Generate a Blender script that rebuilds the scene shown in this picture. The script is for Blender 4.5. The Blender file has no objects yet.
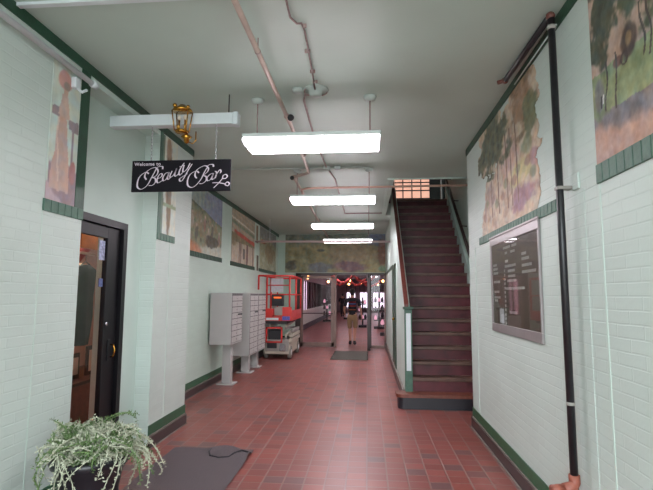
import bpy, bmesh, math, random
import numpy as np
from mathutils import Vector, Matrix, noise as mnoise
random.seed(7)
S = bpy.context.scene
C = S.collection
PI = math.pi

# ------------------------------------------------------------------ camera
cd = bpy.data.cameras.new('camera'); cam = bpy.data.objects.new('camera', cd); C.objects.link(cam)
f, yaw, pit, roll = 475.0, .0866, .1051, .0047
cd.sensor_fit = 'HORIZONTAL'; cd.sensor_width = 36; cd.lens = f / 653 * 36
cd.clip_start = .05; cd.clip_end = 300
F = Vector((-math.sin(yaw) * math.cos(pit), math.cos(yaw) * math.cos(pit), math.sin(pit)))
R0 = Vector((math.cos(yaw), math.sin(yaw), 0)); U0 = R0.cross(F)
RR = math.cos(roll) * R0 + math.sin(roll) * U0
UU = -math.sin(roll) * R0 + math.cos(roll) * U0
M = Matrix((RR, UU, -F)).transposed().to_4x4(); M.translation = Vector((0, 0, 1.65))
cam.matrix_world = M
S.camera = cam
# ------------------------------------------------------------------ world, light, exposure
S.view_settings.view_transform = 'Standard'; S.view_settings.look = 'None'
S.view_settings.gamma = 1.0; S.view_settings.use_curve_mapping = False
S.view_settings.exposure = 1.6
w = bpy.data.worlds.new('sky'); S.world = w; w.use_nodes = True
bg = w.node_tree.nodes['Background']
bg.inputs['Color'].default_value = (.88, .965, 1.0, 1)
bg.inputs['Strength'].default_value = 2.8
# daylight portal in the open street end of the passage (only guides sampling of the sky)
pl = bpy.data.lights.new('daylight_portal', 'AREA'); pl.shape = 'RECTANGLE'; pl.size = 3.7; pl.size_y = 3.6
pl.cycles.is_portal = True
po = bpy.data.objects.new('daylight_portal', pl); C.objects.link(po)
po.location = (-.515, -1.5, 1.8); po.rotation_euler = (PI / 2, 0, 0)
LAMP = 9.5          # emission of the fluorescent diffusers

# ------------------------------------------------------------------ materials
def lin(c):
    return tuple(((v / 255) / 12.92 if v / 255 <= .04045 else ((v / 255 + .055) / 1.055) ** 2.4) for v in c)
MC = {}
def mat(name, col, rough=.6, metal=0, var=.08, scale=6, bump=0, bscale=60, emit=0, spec=.5, coat=0):
    if name in MC: return MC[name]
    m = bpy.data.materials.new(name); m.use_nodes = True
    nt = m.node_tree; b = nt.nodes['Principled BSDF']
    c = lin(col)
    b.inputs['Roughness'].default_value = rough; b.inputs['Metallic'].default_value = metal
    b.inputs['Specular IOR Level'].default_value = spec
    b.inputs['Coat Weight'].default_value = coat
    tc = nt.nodes.new('ShaderNodeTexCoord')
    if emit:
        b.inputs['Emission Color'].default_value = (*c, 1); b.inputs['Emission Strength'].default_value = emit
    n = nt.nodes.new('ShaderNodeTexNoise'); n.inputs['Scale'].default_value = scale; n.inputs['Detail'].default_value = 4
    nt.links.new(tc.outputs['Object'], n.inputs['Vector'])
    r = nt.nodes.new('ShaderNodeValToRGB')
    r.color_ramp.elements[0].position = .3; r.color_ramp.elements[1].position = .7
    r.color_ramp.elements[0].color = (*[v * (1 - var) for v in c], 1)
    r.color_ramp.elements[1].color = (*[min(1, v * (1 + var)) for v in c], 1)
    nt.links.new(n.outputs['Fac'], r.inputs['Fac']); nt.links.new(r.outputs['Color'], b.inputs['Base Color'])
    if bump:
        n2 = nt.nodes.new('ShaderNodeTexNoise'); n2.inputs['Scale'].default_value = bscale
        nt.links.new(tc.outputs['Object'], n2.inputs['Vector'])
        bp = nt.nodes.new('ShaderNodeBump'); bp.inputs['Strength'].default_value = bump; bp.inputs['Distance'].default_value = .01
        nt.links.new(n2.outputs['Fac'], bp.inputs['Height']); nt.links.new(bp.outputs['Normal'], b.inputs['Normal'])
    MC[name] = m
    return m

def brick_mat(name, col, swap='YZ', mortar=.975, strength=.34, bw=.26, rh=.072, rough=.45):
    m = bpy.data.materials.new(name); m.use_nodes = True
    nt = m.node_tree; b = nt.nodes['Principled BSDF']; b.inputs['Roughness'].default_value = rough
    tc = nt.nodes.new('ShaderNodeTexCoord'); sp = nt.nodes.new('ShaderNodeSeparateXYZ'); cb = nt.nodes.new('ShaderNodeCombineXYZ')
    nt.links.new(tc.outputs['Object'], sp.inputs[0])
    nt.links.new(sp.outputs[swap[0]], cb.inputs[0]); nt.links.new(sp.outputs[swap[1]], cb.inputs[1])
    # a little waviness so the courses are hand laid
    nz = nt.nodes.new('ShaderNodeTexNoise'); nz.inputs['Scale'].default_value = 3
    nt.links.new(tc.outputs['Object'], nz.inputs['Vector'])
    mx = nt.nodes.new('ShaderNodeVectorMath'); mx.operation = 'SCALE'; mx.inputs['Scale'].default_value = .012
    nt.links.new(nz.outputs['Color'], mx.inputs[0])
    ad = nt.nodes.new('ShaderNodeVectorMath'); ad.operation = 'ADD'
    nt.links.new(cb.outputs[0], ad.inputs[0]); nt.links.new(mx.outputs[0], ad.inputs[1])
    br = nt.nodes.new('ShaderNodeTexBrick'); br.inputs['Scale'].default_value = 1
    br.inputs['Brick Width'].default_value = bw; br.inputs['Row Height'].default_value = rh
    br.inputs['Mortar Size'].default_value = .006; br.inputs['Mortar Smooth'].default_value = .6
    c = lin(col)
    br.inputs['Color1'].default_value = (*c, 1); br.inputs['Color2'].default_value = (*[v * .96 for v in c], 1)
    br.inputs['Mortar'].default_value = (*[v * mortar for v in c], 1)
    nt.links.new(ad.outputs[0], br.inputs['Vector'])
    # grime and patchy repainting
    n = nt.nodes.new('ShaderNodeTexNoise'); n.inputs['Scale'].default_value = 1.6; n.inputs['Detail'].default_value = 5
    nt.links.new(tc.outputs['Object'], n.inputs['Vector'])
    rp = nt.nodes.new('ShaderNodeValToRGB'); rp.color_ramp.elements[0].position = .3; rp.color_ramp.elements[1].position = .75
    rp.color_ramp.elements[0].color = (.93, .93, .92, 1); rp.color_ramp.elements[1].color = (1, 1, 1, 1)
    nt.links.new(n.outputs['Fac'], rp.inputs['Fac'])
    ml = nt.nodes.new('ShaderNodeMix'); ml.data_type = 'RGBA'; ml.blend_type = 'MULTIPLY'; ml.inputs['Factor'].default_value = 1
    nt.links.new(br.outputs['Color'], ml.inputs['A']); nt.links.new(rp.outputs['Color'], ml.inputs['B'])
    nt.links.new(ml.outputs['Result'], b.inputs['Base Color'])
    inv = nt.nodes.new('ShaderNodeMath'); inv.operation = 'SUBTRACT'; inv.inputs[0].default_value = 1
    nt.links.new(br.outputs['Fac'], inv.inputs[1])
    n2 = nt.nodes.new('ShaderNodeTexNoise'); n2.inputs['Scale'].default_value = 35
    nt.links.new(tc.outputs['Object'], n2.inputs['Vector'])
    am = nt.nodes.new('ShaderNodeMath'); am.operation = 'MULTIPLY_ADD'; am.inputs[1].default_value = .35
    nt.links.new(n2.outputs['Fac'], am.inputs[0]); nt.links.new(inv.outputs[0], am.inputs[2])
    bp = nt.nodes.new('ShaderNodeBump'); bp.inputs['Strength'].default_value = strength; bp.inputs['Distance'].default_value = .006
    nt.links.new(am.outputs[0], bp.inputs['Height']); nt.links.new(bp.outputs['Normal'], b.inputs['Normal'])
    return m

def tile_mat():
    m = bpy.data.materials.new('red_quarry_tile'); m.use_nodes = True
    nt = m.node_tree; b = nt.nodes['Principled BSDF']
    tc = nt.nodes.new('ShaderNodeTexCoord'); mp = nt.nodes.new('ShaderNodeMapping'); mp.inputs['Location'].default_value = (.016, .01, 0)
    nt.links.new(tc.outputs['Object'], mp.inputs['Vector'])
    br = nt.nodes.new('ShaderNodeTexBrick'); br.offset = 0; br.inputs['Scale'].default_value = 1
    br.inputs['Brick Width'].default_value = .1845; br.inputs['Row Height'].default_value = .155
    br.inputs['Mortar Size'].default_value = .0085; br.inputs['Mortar Smooth'].default_value = .3
    br.inputs['Color1'].default_value = (0, 0, 0, 1); br.inputs['Color2'].default_value = (1, 1, 1, 1); br.inputs['Mortar'].default_value = (.5, .5, .5, 1)
    nt.links.new(mp.outputs[0], br.inputs['Vector'])
    rp = nt.nodes.new('ShaderNodeValToRGB'); e = rp.color_ramp.elements; rp.color_ramp.interpolation = 'LINEAR'
    e[0].position = 0; e[0].color = (*lin((106, 78, 78)), 1)
    e[1].position = 1; e[1].color = (*lin((148, 82, 76)), 1)
    for p_, c_ in ((.07, (112, 78, 78)), (.13, (128, 74, 71)), (.3, (146, 80, 72)), (.45, (130, 71, 67)), (.6, (142, 79, 74)), (.75, (126, 66, 61)), (.88, (144, 75, 66))):
        q = e.new(p_); q.color = (*lin(c_), 1)
    nt.links.new(br.outputs['Color'], rp.inputs['Fac'])
    mo = nt.nodes.new('ShaderNodeMix'); mo.data_type = 'RGBA'
    nt.links.new(br.outputs['Fac'], mo.inputs['Factor']); nt.links.new(rp.outputs['Color'], mo.inputs['A']); mo.inputs['B'].default_value = (*lin((134, 104, 97)), 1)
    n = nt.nodes.new('ShaderNodeTexNoise'); n.inputs['Scale'].default_value = 1.1; n.inputs['Detail'].default_value = 6
    nt.links.new(tc.outputs['Object'], n.inputs['Vector'])
    r2 = nt.nodes.new('ShaderNodeValToRGB'); r2.color_ramp.elements[0].position = .3; r2.color_ramp.elements[1].position = .7
    r2.color_ramp.elements[0].color = (.82, .80, .80, 1); r2.color_ramp.elements[1].color = (1.08, 1.05, 1.05, 1)
    nt.links.new(n.outputs['Fac'], r2.inputs['Fac'])
    ml = nt.nodes.new('ShaderNodeMix'); ml.data_type = 'RGBA'; ml.blend_type = 'MULTIPLY'; ml.inputs['Factor'].default_value = 1
    nt.links.new(mo.outputs['Result'], ml.inputs['A']); nt.links.new(r2.outputs['Color'], ml.inputs['B'])
    nt.links.new(ml.outputs['Result'], b.inputs['Base Color'])
    b.inputs['Roughness'].default_value = .36
    bp = nt.nodes.new('ShaderNodeBump'); bp.inputs['Strength'].default_value = .35; bp.inputs['Distance'].default_value = .004; bp.invert = True
    nt.links.new(br.outputs['Fac'], bp.inputs['Height']); nt.links.new(bp.outputs['Normal'], b.inputs['Normal'])
    return m

def glass_mat(name='clear_glass', tint=(1, 1, 1), refl=.10, fac=None):
    m = bpy.data.materials.new(name); m.use_nodes = True; nt = m.node_tree
    nt.nodes.remove(nt.nodes['Principled BSDF'])
    o = nt.nodes['Material Output']; t = nt.nodes.new('ShaderNodeBsdfTransparent'); t.inputs[0].default_value = (*tint, 1)
    g = nt.nodes.new('ShaderNodeBsdfGlossy'); g.inputs['Roughness'].default_value = .03
    mx = nt.nodes.new('ShaderNodeMixShader'); lw_ = nt.nodes.new('ShaderNodeLayerWeight'); lw_.inputs[0].default_value = .5
    pw_ = nt.nodes.new('ShaderNodeMath'); pw_.operation = 'POWER'; pw_.inputs[1].default_value = 4
    fr = nt.nodes.new('ShaderNodeMath'); fr.operation = 'MULTIPLY_ADD'; fr.inputs[1].default_value = refl * 4; fr.inputs[2].default_value = .02
    nt.links.new(lw_.outputs['Facing'], pw_.inputs[0]); nt.links.new(pw_.outputs[0], fr.inputs[0])
    nt.links.new(fr.outputs[0], mx.inputs[0])
    nt.links.new(t.outputs[0], mx.inputs[1]); nt.links.new(g.outputs[0], mx.inputs[2]); nt.links.new(mx.outputs[0], o.inputs['Surface'])
    return m

def emit_mat(name, col, s):
    m = bpy.data.materials.new(name); m.use_nodes = True; nt = m.node_tree
    b = nt.nodes['Principled BSDF']; c = lin(col)
    b.inputs['Base Color'].default_value = (*c, 1); b.inputs['Emission Color'].default_value = (*c, 1); b.inputs['Emission Strength'].default_value = s
    return m

def paint_mat():
    m = bpy.data.materials.new('mural_paint'); m.use_nodes = True; nt = m.node_tree; b = nt.nodes['Principled BSDF']
    a = nt.nodes.new('ShaderNodeAttribute'); a.attribute_name = 'Col'
    nt.links.new(a.outputs['Color'], b.inputs['Base Color']); b.inputs['Roughness'].default_value = .6
    tc = nt.nodes.new('ShaderNodeTexCoord'); n = nt.nodes.new('ShaderNodeTexNoise'); n.inputs['Scale'].default_value = 40
    nt.links.new(tc.outputs['Object'], n.inputs['Vector'])
    bp = nt.nodes.new('ShaderNodeBump'); bp.inputs['Strength'].default_value = .3; bp.inputs['Distance'].default_value = .004
    nt.links.new(n.outputs['Fac'], bp.inputs['Height']); nt.links.new(bp.outputs['Normal'], b.inputs['Normal'])
    return m

MINT = (200, 213, 207)
m_brick = brick_mat('mint_painted_brick', MINT)
m_brick_s = brick_mat('mint_painted_brick_smooth', (194, 213, 202), strength=.15, mortar=.97)
m_brick_x = brick_mat('mint_painted_brick_end', MINT, 'XZ')
m_mint = mat('mint_paint', (194, 212, 204), .5, var=.03, scale=2, bump=.1)
m_mint_dk = mat('sage_paint', (170, 192, 178), .5, var=.04, scale=2)
m_ceil = mat('ceiling_paint', (186, 203, 194), .45, var=.04, scale=1.3, bump=.12, bscale=8)
m_green = mat('dark_green_paint', (28, 68, 48), .4, var=.15, scale=9, bump=.15)
m_green_l = mat('worn_green_paint', (70, 104, 88), .5, var=.18, scale=14, bump=.2)
m_basetile = mat('dark_brown_tile', (54, 44, 43), .3, var=.12, scale=8)
m_grout = mat('grout', (120, 110, 104), .8)
m_seam = mat('white_seam', (198, 215, 206), .5, var=.03)
m_white = mat('white_paint', (214, 222, 226), .45, var=.03)
m_floor = tile_mat()
m_black = mat('black_lacquer', (17, 15, 20), .4, var=.1, spec=.3)
m_blackpipe = mat('black_pipe_paint', (30, 28, 32), .35, var=.25, scale=20)
m_copper = mat('red_primer_fitting', (150, 84, 68), .5, var=.2, scale=30)
m_pinkpipe = mat('faded_pink_pipe', (188, 168, 158), .45, var=.12, scale=12)
m_cond = mat('painted_conduit', (160, 140, 136), .5, var=.2, scale=25)
m_ceilbox = mat('ceiling_fitting_paint', (188, 198, 194), .5, var=.04)
m_grey = mat('mailbox_grey', (172, 170, 168), .45, var=.03, scale=3)
m_grey2 = mat('mailbox_door_grey', (180, 177, 174), .4, var=.03, scale=12)
m_greyd = mat('shadow_gap', (70, 66, 68), .7)
m_red = mat('lift_red', (206, 52, 46), .4, var=.08)
m_lgrey = mat('lift_grey', (150, 146, 140), .5, var=.08)
m_lcream = mat('lift_cream', (186, 178, 162), .5, var=.06)
m_dark = mat('dark_rubber', (36, 36, 40), .6)
m_brown = mat('bronze_door_frame', (124, 100, 92), .4, metal=.2, var=.08)
m_brownd = mat('dark_bronze', (60, 46, 44), .4, var=.1)
m_wood = mat('varnished_wood', (112, 60, 46), .4, var=.2, scale=15)
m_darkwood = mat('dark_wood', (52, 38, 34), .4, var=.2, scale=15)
m_tread = mat('worn_tread', (92, 66, 56), .45, var=.35, scale=6)
m_riser = mat('oxblood_riser', (84, 30, 38), .5, var=.4, scale=5)
m_steprubber = mat('step_black', (34, 32, 40), .4, var=.15)
m_brass = mat('brass', (190, 140, 60), .25, metal=1, var=.15, scale=40)
m_matt = mat('brown_entrance_mat', (132, 120, 124), .95, var=.1, scale=90, bump=.5, bscale=400)
m_matg = mat('grey_door_mat', (134, 130, 124), .95, var=.1, scale=90, bump=.4, bscale=300)
m_matd = mat('mat_edge_dark', (50, 46, 50), .9)
m_pot = mat('black_plastic', (30, 30, 36), .35, var=.1)
m_soil = mat('soil', (50, 40, 34), .9, var=.3, scale=40)
m_leaf = mat('sage_leaf', (176, 180, 158), .6, var=.18, scale=25)
m_leaf2 = mat('green_leaf', (96, 122, 74), .6, var=.25, scale=25)
m_alu = mat('pinkish_aluminium', (150, 143, 143), .35, metal=.35, var=.06)
m_board = mat('brown_letter_board', (72, 62, 50), .5, var=.12, scale=3)
m_letter = mat('white_letters', (180, 180, 174), .5)
m_signb = mat('sign_black', (20, 16, 24), .6, spec=.2)
m_signw = mat('sign_lettering', (228, 214, 226), .5)
m_glass = glass_mat(refl=.10)
m_glassp = glass_mat('door_glass', (.97, .93, .95), .12)
m_paint = paint_mat()
m_tube = emit_mat('fluorescent_diffuser', (255, 244, 252), LAMP)
m_peach = emit_mat('lit_window_peach', (255, 190, 165), .22)
m_win = emit_mat('bright_shop_window', (245, 225, 250), .5)
m_winp = emit_mat('pink_shop_window', (228, 170, 190), .28)
m_bulb = emit_mat('warm_bulb', (255, 170, 100), 5)
m_chrome = mat('chrome', (200, 200, 205), .2, metal=.9)

# ------------------------------------------------------------------ mesh helpers
class MB:
    def __init__(s): s.bm = bmesh.new(); s.mats = []
    def mi(s, m):
        if m not in s.mats: s.mats.append(m)
        return s.mats.index(m)
    def _set(s, fs, m, smooth=False):
        i = s.mi(m)
        for fc in fs: fc.material_index = i; fc.smooth = smooth
    def box(s, x0, x1, y0, y1, z0, z1, m, bev=0, rot=None, piv=None):
        r = bmesh.ops.create_cube(s.bm, size=1)
        v = r['verts']
        for p in v: p.co = Vector(((x0 + x1) / 2 + p.co.x * (x1 - x0), (y0 + y1) / 2 + p.co.y * (y1 - y0), (z0 + z1) / 2 + p.co.z * (z1 - z0)))
        fs = {fc for p in v for fc in p.link_faces}
        s._set(fs, m)
        if bev:
            es = {e for p in v for e in p.link_edges}
            r2 = bmesh.ops.bevel(s.bm, geom=list(es), offset=bev, segments=2, profile=.5, affect='EDGES')
            s._set(r2['faces'], m); v = list({p for fc in r2['faces'] for p in fc.verts} | {p for p in v if p.is_valid})
        if rot is not None:
            bmesh.ops.rotate(s.bm, verts=[p for p in v if p.is_valid], cent=piv or Vector(((x0 + x1) / 2, (y0 + y1) / 2, (z0 + z1) / 2)), matrix=rot)
        return s
    def tube(s, pts, r, m, n=10, cap=True):
        pts = [Vector(p) for p in pts]; rings = []
        rr = r if isinstance(r, (list, tuple)) else [r] * len(pts)
        up = None
        for i, p in enumerate(pts):
            t = (pts[min(i + 1, len(pts) - 1)] - pts[max(i - 1, 0)]).normalized()
            if up is None:
                up = Vector((0, 0, 1)) if abs(t.z) < .9 else Vector((1, 0, 0))
            a = t.cross(up)
            if a.length < 1e-4: a = t.orthogonal()
            a.normalize(); b = a.cross(t).normalized(); up = b
            rings.append([s.bm.verts.new(p + (a * math.cos(2 * PI * k / n) + b * math.sin(2 * PI * k / n)) * rr[i]) for k in range(n)])
        fs = []
        for A, B in zip(rings, rings[1:]):
            for k in range(n): fs.append(s.bm.faces.new((A[k], A[(k + 1) % n], B[(k + 1) % n], B[k])))
        if cap: fs.append(s.bm.faces.new(rings[0][::-1])); fs.append(s.bm.faces.new(rings[-1]))
        s._set(fs, m, True); return s
    def lathe(s, prof, c, m, n=24, axis='Z'):
        rings = []
        for r, h in prof:
            rg = []
            for k in range(n):
                a = 2 * PI * k / n; x, y = r * math.cos(a), r * math.sin(a)
                p = (x, y, h) if axis == 'Z' else ((h, x, y) if axis == 'X' else (x, h, y))
                rg.append(s.bm.verts.new(Vector(c) + Vector(p)))
            rings.append(rg)
        fs = []
        for A, B in zip(rings, rings[1:]):
            for k in range(n): fs.append(s.bm.faces.new((A[k], A[(k + 1) % n], B[(k + 1) % n], B[k])))
        fs.append(s.bm.faces.new(rings[0][::-1])); fs.append(s.bm.faces.new(rings[-1]))
        s._set(fs, m, True); return s
    def prism(s, poly, d0, d1, m, axis='X'):
        def P(a, b, d): return Vector((d, a, b)) if axis == 'X' else (Vector((a, d, b)) if axis == 'Y' else Vector((a, b, d)))
        A = [s.bm.verts.new(P(a, b, d0)) for a, b in poly]; B = [s.bm.verts.new(P(a, b, d1)) for a, b in poly]
        n = len(poly); fs = [s.bm.faces.new((A[k], A[(k + 1) % n], B[(k + 1) % n], B[k])) for k in range(n)]
        fs.append(s.bm.faces.new(A[::-1])); fs.append(s.bm.faces.new(B))
        s._set(fs, m); return s
    def ball(s, c, r, m, sc=(1, 1, 1), seg=12):
        q = bmesh.ops.create_uvsphere(s.bm, u_segments=seg, v_segments=max(6, seg // 2), radius=r)
        for p in q['verts']: p.co = Vector((p.co.x * sc[0], p.co.y * sc[1], p.co.z * sc[2])) + Vector(c)
        s._set({fc for p in q['verts'] for fc in p.link_faces}, m, True); return s
    def build(s, name, parent=None):
        bmesh.ops.recalc_face_normals(s.bm, faces=s.bm.faces)
        me = bpy.data.meshes.new(name); s.bm.to_mesh(me); s.bm.free()
        for m in s.mats: me.materials.append(m)
        o = bpy.data.objects.new(name, me); C.objects.link(o)
        if parent is not None:
            o.parent = parent; o.matrix_parent_inverse = parent.matrix_basis.inverted()
        return o
def tag(o, label, cat, group=None):
    o['label'] = label; o['category'] = cat
    if group: o['group'] = group
    return o
def thing(name, label, cat, loc=(0, 0, 0), group=None):
    o = bpy.data.objects.new(name, None); C.objects.link(o); o.empty_display_size = .1
    o.location = loc
    return tag(o, label, cat, group)
def struct(mb, name, parent=None):
    o = mb.build(name, parent)
    if parent is None: o['kind'] = 'structure'
    return o
def copy_tree(o, parent=None):
    c = o.copy(); C.objects.link(c)
    if parent is not None: c.parent = parent; c.matrix_parent_inverse = o.matrix_parent_inverse.copy()
    for ch in list(o.children): copy_tree(ch, c)
    return c

# ================================================================== SETTING
CZ = 3.61; WL = -2.37; WLL = -2.89; WR = 1.34; YB = -1.5; YE = 15.2; DX = -2.54; SX = .57; SW = 1.94
# floor
struct(MB().box(-5.6, 3.6, YB, 48, -.12, 0, m_floor), 'floor')
struct(MB().box(-30, 30, -25, YB, -.14, -.02, mat('street_concrete', (150, 148, 142), .8)), 'floor_outside')
# ceiling with stair well
HX0, HY0, HY1 = .45, 7.95, 11.6
cm = MB()
cm.box(-3.1, HX0, YB, YE + .2, CZ, 3.9, m_ceil)
cm.box(HX0, 3.4, YB, HY0, CZ, 3.9, m_ceil)
cm.box(HX0, 3.4, HY1, YE + .2, CZ, 3.9, m_ceil)
struct(cm, 'ceiling')
# left walls
struct(MB().box(-2.7, WL, YB, 3.72, 0, CZ, m_brick), 'wall_left_near')
lw = MB()
lw.box(-2.7, DX, 3.72, 3.80, 0, CZ, m_mint).box(-2.7, DX, 4.785, 5.12, 0, CZ, m_mint).box(-2.7, DX, 3.80, 4.785, 2.385, CZ, m_mint)
struct(lw, 'wall_left_recess')
struct(MB().box(DX, WL, 3.72, 5.12, 3.47, CZ, m_mint), 'trim_1')               # header beam over the recess
struct(MB().box(-3.05, WL, 5.12, 6.15, 0, CZ, m_brick), 'wall_left_pilaster')
struct(MB().box(-3.05, WLL, 6.15, YE, 0, CZ, m_brick_s), 'wall_left')
# right walls
struct(MB().box(WR, SW, YB, 6.4, 0, CZ, m_brick), 'wall_right')
struct(MB().box(SW, SW + .2, 6.4, HY1, 0, 6.4, m_brick_s), 'wall_right_stair')
# wall between passage and stair: its top slopes with the stair
ST_T, ST_R, ST_Y0 = .232, .2075, 7.18
pw = MB().prism([(7.5, 0), (YE, 0), (YE, CZ), (HY1, CZ), (HY1, 4.62), (7.5, 1.46)], SX, SX + .08, m_mint)
struct(pw, 'wall_right_parapet')
# end wall above the doors
struct(MB().box(-3.05, 1.6, YE, YE + .2, 2.36, CZ, m_mint_dk).box(-3.05, -2.32, YE, YE + .2, 0, 2.36, m_mint_dk), 'wall_end')
# cornices (dark green)
def trim(n, *boxes, m=m_green):
    t = MB()
    for b in boxes: t.box(*b, m)
    return struct(t, 'trim_%d' % n)
trim(2, (WL - .01, WL + .012, YB, 6.16, 3.525, CZ))
trim(3, (WLL, WLL + .012, 6.16, YE, 3.515, CZ))
trim(4, (WR - .012, WR, YB, 6.4, 3.525, CZ))
trim(5, (WL, WL + .008, 3.605, 3.725, 2.35, 3.525))                       # green band down the pilaster corner
trim(6, (WL, WL + .008, 5.13, 5.2, 2.35, 3.525), m=m_green_l)
# corner and seam beads
trim(7, (WL, WL + .002, 3.235, 3.245, .25, 2.28), (WL, WL + .004, 5.49, 5.51, .25, 2.28), (WR - .005, WR, 6.02, 6.045, .25, 2.25), (WR - .003, WR, 2.815, 2.835, 0, 2.3), m=m_seam)
trim(8, (WR - .003, WR, 3.02, 3.12, .25, 2.32), m=m_brick)                 # shallow painted pilaster beside the pipe
trim(9, (WL + .01, .0, 2.83, 2.87, 3.588, CZ), m=m_white)                      # white batten across the ceiling
# ceiling mouldings round the stair opening
trim(10, (.34, HX0, HY0 - .06, HY0, 3.585, CZ), (.34, .38, HY0, 11.35, 3.585, CZ), (.40, HX0, HY0, 11.35, 3.595, CZ), (HX0, SW, HY0 - .04, HY0 + .0, 3.595, CZ), m=m_mint)
def baseboard(name, x, y0, y1, sgn):
    b = MB()
    a, c = sorted((x, x + sgn * .03)); b.box(a, c, y0, y1, 0, .115, m_basetile)
    a, c = sorted((x, x + sgn * .024)); b.box(a, c, y0, y1, .115, .13, m_grout)
    a, c = sorted((x, x + sgn * .01)); b.box(a, c, y0, y1, .13, .235, mat('baseboard_green', (36, 86, 58), .4, var=.15, scale=9))
    a, c = sorted((x, x + sgn * .05)); b.box(a, c, y0, y1, 0, .004, m_grout)
    return struct(b, name)
baseboard('baseboard_left', WL, YB, 3.72, 1)
baseboard('baseboard_left_pilaster', WL, 5.12, 6.16, 1)
baseboard('baseboard_left_far', WLL, 6.15, YE, 1)
baseboard('baseboard_right', WR, YB, 6.4, -1)
b = MB().box(SX - .03, SX, 7.5, YE, 0, .16, m_basetile).box(SX - .035, SX, 7.5, YE, .16, .19, m_grout)
struct(b, 'baseboard_stair')
# upstairs shell seen through the well
up = MB()
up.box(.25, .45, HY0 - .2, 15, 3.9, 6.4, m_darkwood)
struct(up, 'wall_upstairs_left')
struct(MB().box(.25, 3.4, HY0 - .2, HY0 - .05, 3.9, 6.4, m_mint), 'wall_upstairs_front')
struct(MB().box(.25, .85, 15, 15.2, 3.9, 6.4, m_darkwood).box(1.98, 3.4, 15, 15.2, 3.9, 6.4, mat('stair_head_shade', (24, 20, 18), .7)).box(.85, 1.98, 15, 15.2, 3.9, 4.45, m_darkwood).box(.85, 1.98, 15, 15.2, 5.75, 6.4, m_darkwood), 'wall_upstairs_end')  # right part carries the upstairs gloom in its near-black colour
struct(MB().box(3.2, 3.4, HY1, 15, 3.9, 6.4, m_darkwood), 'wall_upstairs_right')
struct(MB().box(.25, 3.4, HY0 - .2, 15.2, 6.4, 6.5, m_ceil), 'ceiling_upstairs')
wn = struct(MB().box(.85, 1.98, 15.05, 15.1, 4.45, 5.75, m_peach), 'window_1')
g = MB()
for i in range(5): g.box(.85 + i * .2825 - .015, .85 + i * .2825 + .015, 15.0, 15.05, 4.45, 5.75, m_dark)
for i in range(6): g.box(.85, 1.98, 15.0, 15.05, 4.45 + i * .26 - .015, 4.45 + i * .26 + .015, m_dark)
struct(g, 'window_grille', wn)

# ================================================================== MURALS
def fbm(x, y, sc, seed=0, oc=4):
    v = 0; a = 1; t = 0
    for i in range(oc):
        v += a * mnoise.noise(Vector((x * sc * 2 ** i + seed, y * sc * 2 ** i - seed * .7, seed * 1.3))); t += a; a *= .55
    return v / t
def mixc(a, b, t):
    t = max(0, min(1, t)); return tuple(a[i] * (1 - t) + b[i] * t for i in range(3))
def sst(e0, e1, x):
    t = max(0, min(1, (x - e0) / (e1 - e0))); return t * t * (3 - 2 * t)
def wash(fn, u, v, W, H):
    # hand-painted look: wobbly outlines, dabs of broken colour, pale dusty finish
    x, y = u * W, v * H
    a = .012 * mnoise.noise(Vector((x * 9, y * 9, 3))); b_ = .012 * mnoise.noise(Vector((x * 9, y * 9, 8)))
    c = fn(u + a / W, v + b_ / H)
    k = 26 * fbm(x, y, 7, 17, 3); q = 16 * fbm(x, y, 11, 37, 2)
    g = sum(c) / 3
    return tuple(max(0, min(255, (.82 * c[i] + .18 * g) + k + (q, 0, -q)[i] + 16)) for i in range(3))
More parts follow.
